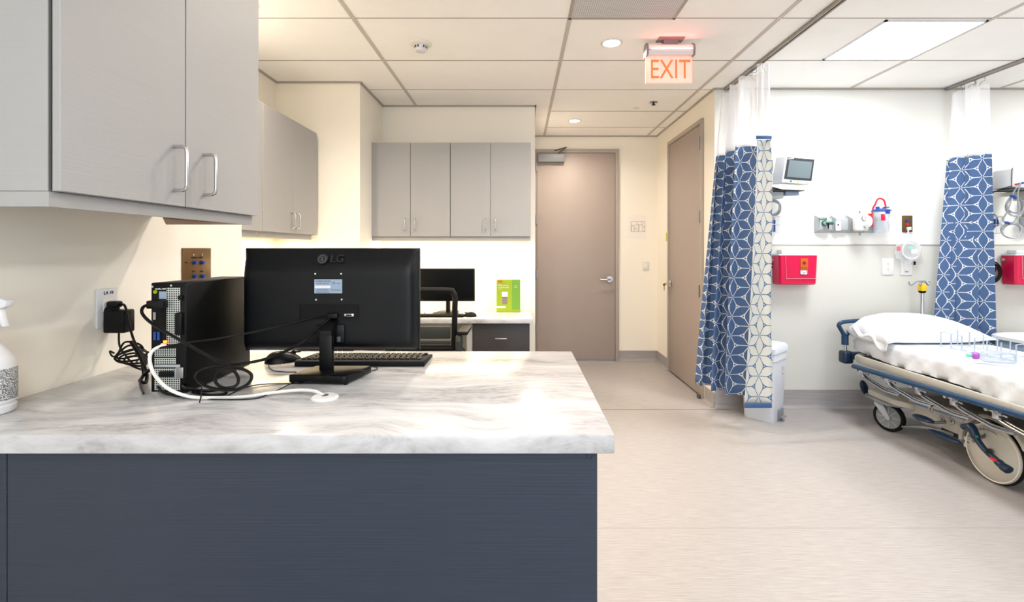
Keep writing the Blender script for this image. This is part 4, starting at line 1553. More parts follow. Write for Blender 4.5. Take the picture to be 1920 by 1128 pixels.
# turned leading edge showing the reverse of the print
bm_ = bmesh.new()
uvl = bm_.loops.layers.uv.new('UVMap')
zs = [2.0 - (2.0 - .243) * j / 30 for j in range(31)]
rows = []
for j, z in enumerate(zs):
    k = (2.0 - z) / 1.75
    yl = 3.16
    left = P(1421, 0, yl).x + (P(1397, 0, yl).x - P(1421, 0, yl).x) * k ** 1.3
    right = P(1447, 0, yl).x + .004 * math.sin(z * 5)
    row = []
    for i in range(9):
        s = i / 8
        x = left + (right - left) * s
        y = yl + .018 * math.sin(PI * s) * (1 + .4 * math.sin(z * 3)) + .012 * (1 - s)
        row.append((bm_.verts.new((x, y, z)), (s * .21, z + .03)))
    rows.append(row)
for j in range(30):
    for i in range(8):
        q = (rows[j][i], rows[j][i + 1], rows[j + 1][i + 1], rows[j + 1][i])
        f = bm_.faces.new([v for v, _ in q])
        for lp, (_, uv) in zip(f.loops, q):
            lp[uvl].uv = uv
inv = root_of(t)
for v in bm_.verts:
    v.co = inv @ v.co
me = bpy.data.meshes.new('turned_edge')
bm_.to_mesh(me)
bm_.free()
for p in me.polygons:
    p.use_smooth = True
me.materials.append(M['cloth_r'])
o = bpy.data.objects.new('turned_edge', me)
C.objects.link(o)
o.parent = t
o['label'] = 'reverse side of the print, pale petals with blue lines'
so = o.modifiers.new('thick', 'SOLIDIFY')
so.thickness = .0014
# hems on the turned edge, and net above it
for (z0, z1, nm) in ((2.0, 2.022, 'top_hem'), (.243, .275, 'bottom_hem')):
    yl = 3.157
    kx = 1418 if z0 > 1 else 1396
    MB(t).box((P(kx, 0, yl).x, yl - .003, z0), (P(1447, 0, yl).x, yl + .006, z1), bev=.002).build(nm, M['hem'], t)
bm_ = bmesh.new()
uvl = bm_.loops.layers.uv.new('UVMap')
rows = []
for j in range(9):
    z = 2.02 + (2.50 - 2.02) * j / 8
    rows.append([(bm_.verts.new((P(1419 + 26 * i / 10, 0, 3.17).x, 3.17 + .008 * math.sin(i * 1.4), z)), (i * .012, z)) for i in range(11)])
for j in range(8):
    for i in range(10):
        q = (rows[j][i], rows[j][i + 1], rows[j + 1][i + 1], rows[j + 1][i])
        f = bm_.faces.new([v for v, _ in q])
        for lp, (_, uv) in zip(f.loops, q):
            lp[uvl].uv = uv
for v in bm_.verts:
    v.co = inv @ v.co
me = bpy.data.meshes.new('net_edge')
bm_.to_mesh(me)
bm_.free()
me.materials.append(M['net'])
o = bpy.data.objects.new('net_edge', me)
C.objects.link(o)
o.parent = t

# curtain 2
t = thing('privacy_curtain', 'blue petal-print privacy curtain hanging behind the head of the bed', 'curtain', (3.44, 3.7, 0))
top2 = ((3.42, 3.55), (3.41, 3.81))
bot2 = ((3.67, 3.775), (3.25, 3.815))
o, pos = curtain(t, top2, bot2, 2.50, 1.985, .30, 2.1, .07, .08, 'printed_cloth', M['cloth'], phase=2.2, zn=40, n=160, uoff=.05, side=(.7, -.5))
curtain(t, top2, bot2, 2.50, 1.985, .30, 2.1, .07, .08, 'net_top', M['net'], phase=2.2, seg='net', zn=14, n=160, side=(.7, -.5))
hooks(t, pos, 2.50, 7, 3.44)

# ------------------------------------------------------------------ step bin
t = thing('pedal_bin', 'white plastic pedal bin standing behind the near curtain', 'bin', (1.865, 3.690, 0), R(42))
def ringbox(prof, n=6, rx=.03):
    """rounded-rectangle sections (hx, hy, z) joined into a tapered body"""
    m = MB()
    rings = []
    for (hx, hy, z, r) in prof:
        ring = []
        for (cx, cy, a0) in ((hx - r, hy - r, 0), (-hx + r, hy - r, 90), (-hx + r, -hy + r, 180), (hx - r, -hy + r, 270)):
            for k in range(n + 1):
                an = R(a0 + 90 * k / n)
                ring.append(m.bm.verts.new((cx + r * math.cos(an), cy + r * math.sin(an), z)))
        rings.append(ring)
    for A, B in zip(rings, rings[1:]):
        L = len(A)
        for i in range(L):
            m.bm.faces.new((A[i], A[(i + 1) % L], B[(i + 1) % L], B[i]))
    m.bm.faces.new(rings[0][::-1])
    m.bm.faces.new(rings[-1])
    return m


ringbox([(.108, .105, 0, .03), (.110, .108, .01, .03), (.128, .122, .45, .035), (.135, .128, .455, .035), (.135, .128, .50, .035), (.131, .125, .505, .035)]).build('bucket', M['bin'], t)
ringbox([(.138, .132, .507, .035), (.142, .136, .512, .038), (.142, .136, .55, .038), (.132, .126, .567, .04), (.10, .095, .575, .04)]).build('lid', M['bin'], t)
MB().box((.02 - .045, -.122, .012), (.02 + .045, -.100, .085), bev=.004).build('pedal_recess', M['grey'], t)
MB().box((.02 - .035, -.145, .025), (.02 + .035, -.105, .035), bev=.003).build('pedal', M['grey'], t)
MB().box((.03, -.1225, .33), (.075, -.119, .41)).build('instruction_label', M['print_s'], t)

# ------------------------------------------------------------------ bay wall fittings
YW = YB - .004


def wr(t, px0, py0, px1, py1, d0, d1, name, m, bev=.0, par=None):
    """box between two picture-plane corners standing d1..d0 in front of the bay wall"""
    a, b_ = P(px0, py1, YW - d0), P(px1, py0, YW - d0)
    return MB(t).box((a.x, YW - d0, a.z), (b_.x, YW - d1, b_.z), bev=bev).build(name, M[m], par or t)


# gas and outlet modules
def module(label, px0, px1, name='wall_service_module'):
    a, b_ = P(px0, 436, YW), P(px1, 403, YW)
    t = thing(name, label, 'wall module', ((a.x + b_.x) / 2, YW, (a.z + b_.z) / 2))
    d = .045
    # wedge housing: sides slope out to the front
    MB(t).prism([(a.x, YW, a.z), (b_.x, YW, a.z), (b_.x - .014, YW - d, a.z + .02), (a.x + .02, YW - d, a.z + .02)], (0, 0, .003)).box((a.x + .02, YW - d, a.z + .022), (b_.x - .014, YW, b_.z - .03), bev=.003).prism([(a.x, YW, a.z), (a.x, YW, b_.z), (a.x + .02, YW - d, b_.z - .03), (a.x + .02, YW - d, a.z + .02)], (.002, 0, 0)).prism([(b_.x, YW, a.z), (b_.x, YW, b_.z), (b_.x - .014, YW - d, b_.z - .03), (b_.x - .014, YW - d, a.z + .02)], (-.002, 0, 0)).prism([(a.x, YW, a.z), (b_.x, YW, a.z), (b_.x - .014, YW - d, a.z + .022), (a.x + .02, YW - d, a.z + .022)], (0, 0, .001)).build('housing', M['lgrey'], t)
    return t, a, b_


t, a, b_ = module('grey wall module with green oxygen outlet and knob', 1527, 1556)
yy = YW - .045
def at(px, py, d):
    return P(px, py, YW - d)


q0, q1 = at(1536, 412, .046), at(1550, 408, .046)
MB(t).box((q0.x, YW - .048, q0.z), (q1.x, YW - .044, q1.z)).build('green_nameplate', M['green'], t)
text('lettering', 'OXYGEN', .011, M['ink_w'], t, face_cam(at(1543, 410, .0485)), w=t, depth=.0003)
c = at(1546, 418.5, .05)
MB(t).cyl((c.x, YW - .045, c.z), (c.x, YW - .053, c.z), .022).build('oxygen_collar', M['green'], t)
MB(t).cyl((c.x, YW - .053, c.z), (c.x, YW - .075, c.z), .015).build('socket', M['lgrey'], t)
t = thing('oxygen_flowmeter', 'clear flowmeter with green knob on the left wall module', 'flowmeter', (c.x + .035, YW - .08, c.z))
c2 = at(1553, 418, .09)
MB(t).cyl((c2.x, c2.y, c2.z), (c2.x, c2.y, c2.z + .11), .011).build('tube', M['clear'], t)
MB(t).cyl((c.x, YW - .0755, c.z), (c2.x + .0, c2.y, c2.z), .008).cyl((c2.x + .005, c2.y, c2.z), (c2.x + .034, c2.y, c2.z), .011, .014).build('valve_knob', M['green'], t)
MB(t).cyl((c2.x, c2.y, c2.z), (c2.x, c2.y, c2.z - .045), .009, .004).build('hose_barb', M['black'], t)

t, a, b_ = module('grey wall module holding a plain white power outlet', 1556, 1586)
wr(t, 1567, 414, 1577, 432, .052, .044, 'receptacle', 'white', .002)
wr(t, 1570.5, 420, 1573, 423, .0535, .05, 'socket_slots', 'ink')
t, a, b_ = module('grey wall module carrying the suction regulator', 1586, 1616)
t, a, b_ = module('narrow grey wall module behind the suction canister', 1616, 1640)

t = thing('suction_regulator', 'white round suction regulator with a dial and knob on the wall', 'regulator', at(1612, 416, .1))
c0, c1 = at(1600, 418, .0), at(1610, 416, .0)
MB(t).cyl((c1.x - .03, YW - .046, c1.z), (c1.x - .008, YW - .12, c1.z), .045).build('body', M['white'], t)
g = MB(t)
g.box((at(1608, 0, .12).x - .02, YW - .135, at(0, 433, .12).z), (at(1628, 0, .12).x, YW - .08, at(0, 400, .12).z), bev=.018, seg=4)
g.build('front_block', M['offwhite'], t)
c = at(1620, 409, .135)
lm = Matrix.Translation(c) @ Matrix.Rotation(PI / 2, 4, 'X')
MB(t).lathe([(0, 0), (.020, 0), (.020, .006), (0, .006)], m=lm).build('dial_rim', M['ink_g'], t)
MB(t).lathe([(0, .0055), (.0175, .0055), (.0175, .0068), (0, .0068)], m=lm).build('dial_face', M['white'], t)
MB(t).box((-.0012, 0, 0), (.0012, .0015, .014), m=Matrix.Translation((c.x, c.y - .009, c.z - .003)) @ Matrix.Rotation(.7, 4, 'Y')).build('needle', M['ink'], t)
c = at(1622, 424, .135)
MB(t).cyl(c, c + Vector((0, -.022, 0)), .016).build('knob', M['lgrey'], t)
c = at(1612.5, 434, .11)
MB(t).cyl(c, c + Vector((0, 0, -.03)), .008).build('hose_port', M['grey'], t)
c = at(1612, 400, .11)
MB(t).cyl(c, c + Vector((0, 0, .02)), .006).build('top_pin', M['grey'], t)

t = thing('suction_canister', 'clear suction canister with blue lid and red hose on the wall', 'canister', at(1652, 420, .09))
yc = YW - .095
f0 = FPX / yc
cx = P(1652.5, 0, yc).x
zb_, zl = P(0, 436, yc).z, P(0, 396, yc).z
MB(t).lathe([(.046, zb_), (.048, zb_ + .003), (.060, zl), (.058, zl), (.046, zb_ + .004), (0, zb_ + .004)], c=(cx, yc, 0), close=False).build('jar', M['clear'], t)
MB(t).lathe([(0, zl), (.066, zl), (.066, zl + .008), (.052, zl + .014), (.03, zl + .022), (0, zl + .022)], c=(cx, yc, 0), close=False).cyl((cx - .03, yc, zl + .015), (cx - .03, yc, zl + .036), .013).cyl((cx + .02, yc, zl + .015), (cx + .02, yc, zl + .03), .011).box((cx + .02, yc - .008, zl + .028), (cx + .06, yc + .008, zl + .036), bev=.003).build('lid', M['blue'], t)
MB(t).box((cx - .012, yc - .062, zl - .022), (cx + .022, yc - .056, zl + .004), bev=.002).build('lid_clip', M['blue'], t)
p0, p1 = P(1640, 397, yc), P(1661, 392, yc)
hp = [(p0.x, yc + .03, zb_ + .07), (p0.x, yc + .02, p0.z + .02), P(1641, 383, yc), P(1645, 374, yc), P(1651, 372, yc), P(1657, 375, yc), P(1660, 383, yc), (p1.x - .002, yc, p1.z)]
MB(t).tube(hp, .0065, 10, smooth=6).build('red_hose', M['red'], t)
wr(t, 1629.5, 400, 1639, 424, .07, .045, 'red_bracket', 'red', .004)
g0 = MB(t).box((cx - .040, yc - .054, zl - .075), (cx - .008, yc - .049, zl - .025)).build('red_label', M['sharps'], t)
MB(t).box((cx + .015, yc - .0535, zl - .10), (cx + .035, yc - .049, zl - .05)).build('printed_scale', M['print_s'], t)

# brown call plate, cord and coil in bag
t, a, b_ = plate_y('nurse_call_plate', 'brown metal call plate with blue and red buttons left of the far curtain', 'wall plate', 1691, 404, 1710, 435, YW, 'bronze')
for (py, m_) in ((414, 'blue'), (420, 'red')):
    c = at(1700.5, py, .006)
    MB(t).cyl(c, c + Vector((0, -.008, 0)), .010, n=16).build('button', M[m_], t)
t = thing('call_cord', 'coiled white call cord in a clear bag hanging from the brown plate', 'cord', at(1700, 455, .03))
c = at(1702, 428, .006)
MB(t).box((c.x - .014, c.y - .025, c.z - .014), (c.x + .012, c.y - .002, c.z + .012), bev=.003).build('plug', M['white'], t)
pts = [at(1703, 430, .03), at(1703, 440, .032), at(1706, 448, .03)]
g = MB(t).tube(pts, .0045, 8, smooth=4)
for k in range(4):
    cc = at(1707 + .6 * k, 468 + .5 * (k % 2), .026 + .006 * k)
    rr = .062 + .003 * k
    g.tube([cc + Vector((rr * math.cos(u) * 1.0, .004 * math.sin(2 * u), rr * math.sin(u) * 1.04)) for u in [2 * PI * i / 20 for i in range(20)]], .0042, 8, smooth=2, closed=True)
g.build('coil', M['cable_w'], t)
wr(t, 1709, 467, 1721, 475, .055, .052, 'paper_tag', 'paper')
wr(t, 1702, 461, 1713, 467, .047, .045, 'green_tag', 'mint')
wr(t, 1682, 462, 1689, 470, .045, .042, 'red_tag', 'red')
bg = bmesh.new()
bmesh.ops.create_uvsphere(bg, u_segments=24, v_segments=14, radius=1)
cc = at(1702, 466, .045)
rng = random.Random(3)
for v in bg.verts:
    k = 1 + .06 * math.sin(9 * v.co.x + 5 * v.co.z) + .05 * math.sin(13 * v.co.z + 3)
    taper = .35 + .65 * min(1, (1.15 - v.co.z))
    v.co = Vector((cc.x + v.co.x * .105 * k * taper, cc.y + v.co.y * .036, cc.z + v.co.z * .115 * k))
m_ = MB(t)
m_.merge(bg)
m_.build('clear_bag', M['bag'], t)
c = at(1714, 493, .03)
MB(t).box((c.x - .006, c.y - .01, c.z - .014), (c.x + .006, c.y, c.z + .014), bev=.002).build('cord_end', M['black'], t)


def duplex(label, px0, py0, px1, py1, Y):
    t, a, b_ = plate_y('wall_outlet', label, 'outlet', px0, py0, px1, py1, Y)
    cx = (a.x + b_.x) / 2
    h = b_.z - a.z
    for k, zz in enumerate((a.z + h * .35, a.z + h * .65)):
        s = MB(t).lathe([(0, 0), (.017, 0), (.017, .003), (0, .003)], m=Matrix.Translation((cx, Y - .0055, zz)) @ Matrix.Rotation(PI / 2, 4, 'X')).build('socket', M['offwhite'], t)
        MB(t).box((cx - .007, Y - .0092, zz - .002), (cx - .005, Y - .0085, zz + .007)).box((cx + .005, Y - .0092, zz - .002), (cx + .007, Y - .0085, zz + .007)).cyl((cx, Y - .0092, zz - .008), (cx, Y - .0085, zz - .008), .0025, n=8).build('slots', M['ink'], s)
    return t


duplex('white double power outlet below the suction canister', 1653, 484, 1674.5, 515, YW)
t, a, b_ = plate_y('data_wall_plate', 'plain white wall plate under the coiled cord bag', 'wall plate', 1688, 485.5, 1709.5, 516, YW)
MB(t).box(((a.x + b_.x) / 2 - .014, YW - .009, a.z + .045), ((a.x + b_.x) / 2 + .014, YW - .005, b_.z - .02), bev=.001).build('insert', M['offwhite'], t)
MB(t).box(((a.x + b_.x) / 2 - .014, YW - .0075, a.z + .026), ((a.x + b_.x) / 2 + .014, YW - .005, a.z + .032)).build('printed_mark', M['ink_g'], t)
t, a, b_ = plate_y('data_wall_plate', 'white wall plate with blue jacks at the edge of the near curtain', 'wall plate', 1434, 485, 1455.5, 516, YW)
for dx in (.52, .8):
    for dz in (.5, .7):
        x = a.x + (b_.x - a.x) * dx
        z = a.z + (b_.z - a.z) * dz
        MB(t).box((x - .009, YW - .009, z - .008), (x + .009, YW - .005, z + .008)).build('jack', M['blue'], t)
t, a, b_ = plate_y('data_wall_plate', 'white wall plate with four blue jacks right of the far curtain', 'wall plate', 1882, 487, 1901.5, 514.5, YW)
for dx in (.3, .66):
    for dz in (.5, .7):
        x = a.x + (b_.x - a.x) * dx
        z = a.z + (b_.z - a.z) * dz
        MB(t).box((x - .010, YW - .009, z - .009), (x + .010, YW - .005, z + .009)).build('jack', M['blue'], t)
t, a, b_ = plate_y('wall_outlet', 'white outlet with a red socket behind the coiled black cord', 'outlet', 1853, 487, 1868, 514, YW)
MB(t).box((a.x + .02, YW - .010, a.z + .02), (b_.x - .01, YW - .005, a.z + .06)).build('red_socket', M['red'], t)
t = thing('coiled_power_cord', 'coiled black power cord hanging on the wall right of the far curtain', 'cord', at(1864, 510, .04))
g = MB(t)
for k in range(4):
    cc = at(1860 + k * 1.3, 510 + k * .6, .03 + .008 * k)
    rx_, rz_ = .075 - .012 * k, .085 - .014 * k
    g.tube([cc + Vector((rx_ * math.cos(u), 0, rz_ * math.sin(u))) for u in [2 * PI * i / 16 for i in range(16)]], .0052, 8, smooth=3, closed=True)
g.tube([at(1857, 492, .02), at(1863, 496, .03), at(1872, 497, .035)], .008, 8, smooth=3)
g.build('cord', M['cable'], t)


# sharps containers
def sharps(label, px0):
    dx = px0 - 1461
    t = thing('sharps_container', label, 'sharps container', at(px0 + 36, 505, .07))
    D = .12
    a, b_ = P(1461 + dx, 534, YW - D), P(1534 + dx, 479, YW - D)
    w2 = (b_.x - a.x) / 2
    cx = (a.x + b_.x) / 2
    m_ = MB(t)
    rings = []
    for (k, z, d) in ((.93, a.z + .0, D - .02), (.95, a.z + .01, D - .005), (1.0, b_.z, D)):
        rings.append([m_.bm.verts.new(v) for v in ((cx - w2 * k, YW - .012, z), (cx + w2 * k, YW - .012, z), (cx + w2 * k, YW - d + .012, z), (cx + w2 * k - .012, YW - d, z), (cx - w2 * k + .012, YW - d, z), (cx - w2 * k, YW - d + .012, z))])
    for A, B in zip(rings, rings[1:]):
        for i in range(6):
            m_.bm.faces.new((A[i], A[(i + 1) % 6], B[(i + 1) % 6], B[i]))
    m_.bm.faces.new(rings[0][::-1])
    m_.bm.faces.new(rings[-1])
    m_.build('tub', M['sharps'], t)
    MB(t).box((a.x - .004, YW - D - .004, b_.z + .0005), (b_.x + .004, YW - .012, b_.z + .012), bev=.004).box((a.x + .03, YW - D + .02, b_.z + .012), (b_.x - .03, YW - .02, b_.z + .045), bev=.01).build('lid', M['white'], t)
    c0, c1 = P(1501 + dx, 505.5, YW - D), P(1514.5 + dx, 484, YW - D)
    lb = MB(t).box((c0.x, YW - D - .002, c0.z), (c1.x, YW - D + .004, c1.z)).build('hazard_label', M['orange'], t)
    xm_, zm = (c0.x + c1.x) / 2, (c0.z + c1.z) / 2
    g = MB(t)
    for k in range(3):
        an = PI / 2 + k * 2 * PI / 3
        pc = Vector((xm_ + .0085 * math.cos(an), YW - D - .003, zm + .0085 * math.sin(an) + .006))
        arc = [pc + Vector((.008 * math.cos(u), 0, .008 * math.sin(u))) for u in [an - 2.3 + 4.6 * i / 10 for i in range(11)]]
        arc = [pc + Vector((.008 * math.cos(u), 0, .008 * math.sin(u))) for u in [an + .7 + (2 * PI - 1.4) * i / 12 for i in range(13)]]
        g.tube(arc, .0018, 6)
    g.tube([Vector((xm_ + .006 * math.cos(u), YW - D - .003, zm + .006 + .006 * math.sin(u))) for u in [2 * PI * i / 12 for i in range(12)]], .0011, 6, closed=True)
    g.build('biohazard_symbol', M['ink'], lb)
    text('lettering', 'BIOHAZARD', .0085, M['ink'], lb, face_cam((xm_, YW - D - .0025, zm - .030)), w=t, depth=.0003)
    c0, c1 = P(1500.5 + dx, 514.5, YW - D), P(1513.5 + dx, 506.5, YW - D)
    MB(t).box((c0.x, YW - D - .002, c0.z), (c1.x, YW - D + .004, c1.z)).build('white_label', M['print_s'], t)
    br = MB(t)
    l0, l1 = P(1474 + dx, 522, YW - D), P(1472.5 + dx, 480, YW - D)
    br.tube([(l1.x, YW - D - .003, l1.z), (l0.x, YW - D - .003, l0.z), (b_.x - .002, YW - D - .003, l0.z)], .0018, 6)
    br.cyl((a.x - .012, YW - .03, P(0, 487, YW - D).z), (a.x + .0, YW - .03, P(0, 487, YW - D).z), .01)
    br.build('wall_bracket', M['lgrey'], t)
    return t


sharps('pink-red sharps container on the wall left of the bed', 1461)
sharps('pink-red sharps container cut off by the right edge of the view', 1904)

# patient monitor 1 on wall arm
t = thing('patient_monitor', 'patient monitor with grey screen on a wall arm beside the near curtain', 'patient monitor', at(1495, 330, .35))
YP = YW - .30
hd = MB(t)
p = [P(1474, 292, YP), P(1528, 296.5, YP), P(1521, 346, YP), P(1466, 342, YP)]
hd.prism([p[0], p[1], p[2], p[3]], (-.03, .09, .005), bev=.006)
hs = hd.build('housing', M['white'], t)


def quad_in(t, p, u0, v0, u1, v1, off, th=.003):
    """a slab on the monitor's tilted face, in its own 0..1 coordinates (v downwards)"""
    def f(u, v):
        return p[0].lerp(p[1], u).lerp(p[3].lerp(p[2], u), v) + Vector((0, off, 0))
    return MB(t).prism([f(u0, v0), f(u1, v0), f(u1, v1), f(u0, v1)], (0, -th, 0))


bz = quad_in(t, p, .05, .05, .985, .86, .001, .004).build('bezel', M['bezel'], t)
quad_in(t, p, .13, .15, .92, .78, -.0025, .002).build('screen', M['lcd'], t)
for k, (u, m_) in enumerate(((.30, 'green'), (.55, 'yellow'), (.68, 'lgrey'), (.78, 'lgrey'), (.88, 'lgrey'))):
    quad_in(t, p, u - .03, .90, u + .02, .955, 0, .003).build('button', M[m_], t)
text('lettering', 'MINDRAY', .011, M['ink_w'], t, Matrix.Translation(P(1483, 297.5, YP - .005)) @ Matrix.Rotation(R(-4), 4, 'Y') @ Matrix.Rotation(PI / 2, 4, 'X'), w=t, depth=.0003)
text('lettering', 'PM-60', .009, M['ink_g'], t, Matrix.Translation(P(1475, 343.5 - 1, YP - .004)) @ Matrix.Rotation(R(-4), 4, 'Y') @ Matrix.Rotation(PI / 2, 4, 'X'), w=t, depth=.0003)
t2 = thing('monitor_wall_arm', 'grey wall arm and tray carrying the patient monitor by the near curtain', 'wall arm', at(1460, 350, .2))
a0, b0 = P(1449, 356, YP), P(1514, 348.5, YP)
MB(t2).prism([(a0.x, YP + .02, b0.z + .012), (b0.x, YP + .02, b0.z - .002), (b0.x - .005, YP + .02, a0.z), (a0.x + .08, YP + .02, a0.z + .008), (a0.x, YP + .02, a0.z + .03)], (0, .12, 0)).build('tray', M['offwhite'], t2)
MB(t2).box((a0.x, YP + .015, a0.z - .004), (b0.x - .01, YP + .13, a0.z + .001)).build('tray_underside', M['ink'], t2)
MB(t2).box((P(1455, 0, YP).x - .07, YW - .26, P(0, 352, YP).z), (P(1455, 0, YP).x, YW - .17, P(0, 318, YP).z), bev=.008).box((P(1452, 0, YP).x - .06, YW - .2, P(0, 350, YP).z), (P(1452, 0, YP).x - .02, YW, P(0, 335, YP).z), bev=.005).build('arm', M['lgrey'], t2)
MB(t2).box(P(1473, 366, YP + .05), P(1490, 358.5, YP + .11), bev=.003).build('printer_module', M['label'], t2)
MB(t2).box(P(1448, 371, YP + .05), P(1460, 361, YP + .12), bev=.004).build('arm_bracket', M['lgrey'], t2)
MB(t2).box((P(1447, 0, YW).x, YW - .02, P(0, 372, YW).z), (P(1458, 0, YW).x, YW, P(0, 300, YW).z), bev=.003).build('wall_plate', M['lgrey'], t2)


def loops(t, cpx, cpy, rx, rz, n, d, m='cable_g', r=.0045, j=3, seed=1):
    g = MB(t)
    rg = random.Random(seed)
    for k in range(n):
        cc = at(cpx + rg.uniform(-j, j), cpy + rg.uniform(-j, j), d + .008 * k)
        a_, b0 = rx * rg.uniform(.85, 1.1), rz * rg.uniform(.85, 1.1)
        ph = rg.uniform(0, 6)
        g.tube([cc + Vector((a_ * math.cos(u), .006 * math.sin(2 * u + ph), b0 * math.sin(u))) for u in [2 * PI * i / 14 for i in range(14)]], r, 8, smooth=3, closed=True)
    return g.build('cable_loops', M[m], t)


t = thing('monitor_cables', 'grey coiled monitor cables hanging under the near wall arm', 'cable', at(1450, 388, .1))
loops(t, 1449, 389, .062, .062, 5, .06, seed=2, j=1.5)


def wire_basket(label, px0, px1, py0, py1, d=.11):
    a, b_ = P(px0, py1, YW - d * .8), P(px1, py0, YW - d * .8)
    t = thing('wire_basket', label, 'basket', ((a.x + b_.x) / 2, YW - d / 2, a.z))
    g = MB(t)
    for z in (a.z, (a.z + b_.z) / 2, b_.z):
        g.tube([(a.x, YW - .004, z), (b_.x, YW - .004, z), (b_.x, YW - d, z), (a.x, YW - d, z)], .0022, 6, closed=True)
    nn = max(4, int((b_.x - a.x) / .022))
    for i in range(nn + 1):
        x = a.x + (b_.x - a.x) * i / nn
        g.tube([(x, YW - d, b_.z), (x, YW - d, a.z), (x, YW - .004, a.z), (x, YW - .004, b_.z)], .0016, 6)
    for i in range(1, 4):
        y = YW - d * i / 4
        for x in (a.x, b_.x):
            g.tube([(x, y, a.z), (x, y, b_.z)], .0016, 6)
    g.build('wires', M['white'], t)
    return t, a, b_


t, a, b_ = wire_basket('white wire basket on the wall below the near monitor arm', 1425, 1464, 405, 436, .09)
t = thing('blood_pressure_cuff', 'blue rolled cuff in the wire basket by the near curtain', 'cuff', ((a.x + b_.x) / 2, YW - .05, a.z + .01))
MB(t).cyl((b_.x - .06, YW - .05, a.z + .006), (b_.x - .06, YW - .05, a.z + .10), .026).build('roll', M['blue'], t)
MB(t).cyl((b_.x - .06, YW - .05, a.z + .1), (b_.x - .06, YW - .05, a.z + .125), .018).build('end', M['cable_g'], t)

# patient monitor 2 (right edge), arm, cables, basket
t = thing('patient_monitor', 'patient monitor at the right edge seen from its side with cables', 'patient monitor', at(1920, 335, .3))
YQ = YW - .25
a, b_ = P(1897, 353, YQ), P(1965, 315, YQ)
MB(t).prism([(a.x, YQ, a.z + .01), (a.x + .012, YQ, b_.z), (b_.x, YQ, b_.z + .01), (b_.x, YQ, a.z - .012)], (0, .16, 0), bev=.010).build('housing', M['white'], t)
MB(t).tube([(a.x + .008, YQ - .001, b_.z + .001), (a.x - .002, YQ - .001, b_.z - .02), (a.x - .003, YQ - .001, a.z + .03), (a.x + .003, YQ - .001, a.z + .006)], .003, 8, smooth=4).box((a.x, YQ - .002, a.z - .012), (b_.x, YQ + .15, a.z - .002), bev=.003).build('dark_gasket', M['ink_g'], t)
for (dx, dz, m_) in ((.028, .03, 'red'), (.05, .035, 'grey'), (.075, .04, 'blue')):
    MB(t).cyl((a.x + dx, YQ - .012, a.z + dz), (a.x + dx, YQ + .004, a.z + dz), .007, n=14).build('connector', M[m_], t)
t = thing('monitor_wall_arm', 'light grey wall arm reaching to the right edge monitor', 'wall arm', at(1875, 367, .1))
a, b_ = P(1846, 372, YW - .12), P(1905, 362, YW - .12)
MB(t).prism([(a.x, YW - .14, a.z - .004), (a.x, YW - .14, b_.z - .012), (b_.x, YW - .14, b_.z + .014), (b_.x, YW - .14, a.z + .022)], (0, .05, 0), bev=.004).box((a.x - .03, YW - .12, a.z - .05), (a.x + .01, YW, b_.z + .02), bev=.006).build('arm', M['offwhite'], t)
MB(t).box((b_.x - .01, YW - .25, a.z - .02), (b_.x + .08, YW - .10, b_.z + .02), bev=.01).build('tray', M['offwhite'], t)
MB(t).box((P(1911, 0, YW).x, YW - .06, P(0, 433, YW).z), (P(1930, 0, YW).x, YW, P(0, 408, YW).z), bev=.004).box((P(1911, 0, YW).x + .02, YW - .05, P(0, 410, YW).z), (P(1925, 0, YW).x, YW - .01, P(0, 372, YW).z)).build('wall_bracket', M['lgrey'], t)
MB(t).tube([at(1850, 367, .16), at(1868, 358, .2), at(1884, 352, .22), at(1898, 348, .25)], .003, 8, smooth=4).build('black_lead', M['cable'], t)
t = thing('monitor_cables', 'large grey cable loops with blue ties hanging from the right edge monitor', 'cable', at(1900, 400, .1))
loops(t, 1903, 385, .062, .072, 5, .16, seed=4, j=2.5)
g = loops(t, 1897, 432, .078, .058, 4, .15, seed=6, j=1.5)
MB(t).tube([at(1907, 350, .27), at(1900, 362, .24), at(1893, 385, .22), at(1887, 400, .2), at(1880, 412, .18), at(1890, 420, .18)], .005, 8, smooth=5).tube([at(1914, 342, .27), at(1908, 365, .24), at(1910, 395, .2), at(1904, 412, .18), at(1893, 420, .17)], .005, 8, smooth=5).build('hanging_leads', M['cable_g'], t)
MB(t).tube([at(1895, 368, .25), at(1899, 367, .26), at(1904, 371, .25)], .011, 8, smooth=3).tube([at(1884, 418, .21), at(1888, 416.5, .215), at(1892, 419, .21)], .009, 8, smooth=3).build('blue_ties', M['blue'], t)
t, a, b_ = wire_basket('white wire basket with blue cuff right of the far curtain', 1846, 1878, 406, 437, .12)
t = thing('blood_pressure_cuff', 'blue rolled cuff in the wire basket right of the far curtain', 'cuff', ((a.x + b_.x) / 2, YW - .06, a.z + .01))
MB(t).cyl((a.x + .04, YW - .06, a.z + .07), (b_.x - .012, YW - .06, a.z + .085), .032).cyl((a.x + .03, YW - .05, a.z + .12), (a.x + .03, YW - .05, a.z + .16), .014).build('roll', M['blue'], t)
MB(t).tube([(a.x + .03, YW - .05, a.z + .16), (a.x + .08, YW - .06, a.z + .17), (b_.x - .01, YW - .07, a.z + .12), (b_.x - .02, YW - .06, a.z + .05), (a.x + .06, YW - .09, a.z + .03), (a.x + .03, YW - .10, a.z + .1)], .006, 8, smooth=6).build('hose', M['cable_g'], t)

# ------------------------------------------------------------------ hospital stretcher
BX0, BX1 = 2.53, 3.23
t = thing('hospital_bed', 'wheeled hospital stretcher with white sheet and blue side rail', 'hospital bed', (2.88, 2.6, 0))
BED = t
YH, YF = 3.66, 1.62           # head and foot


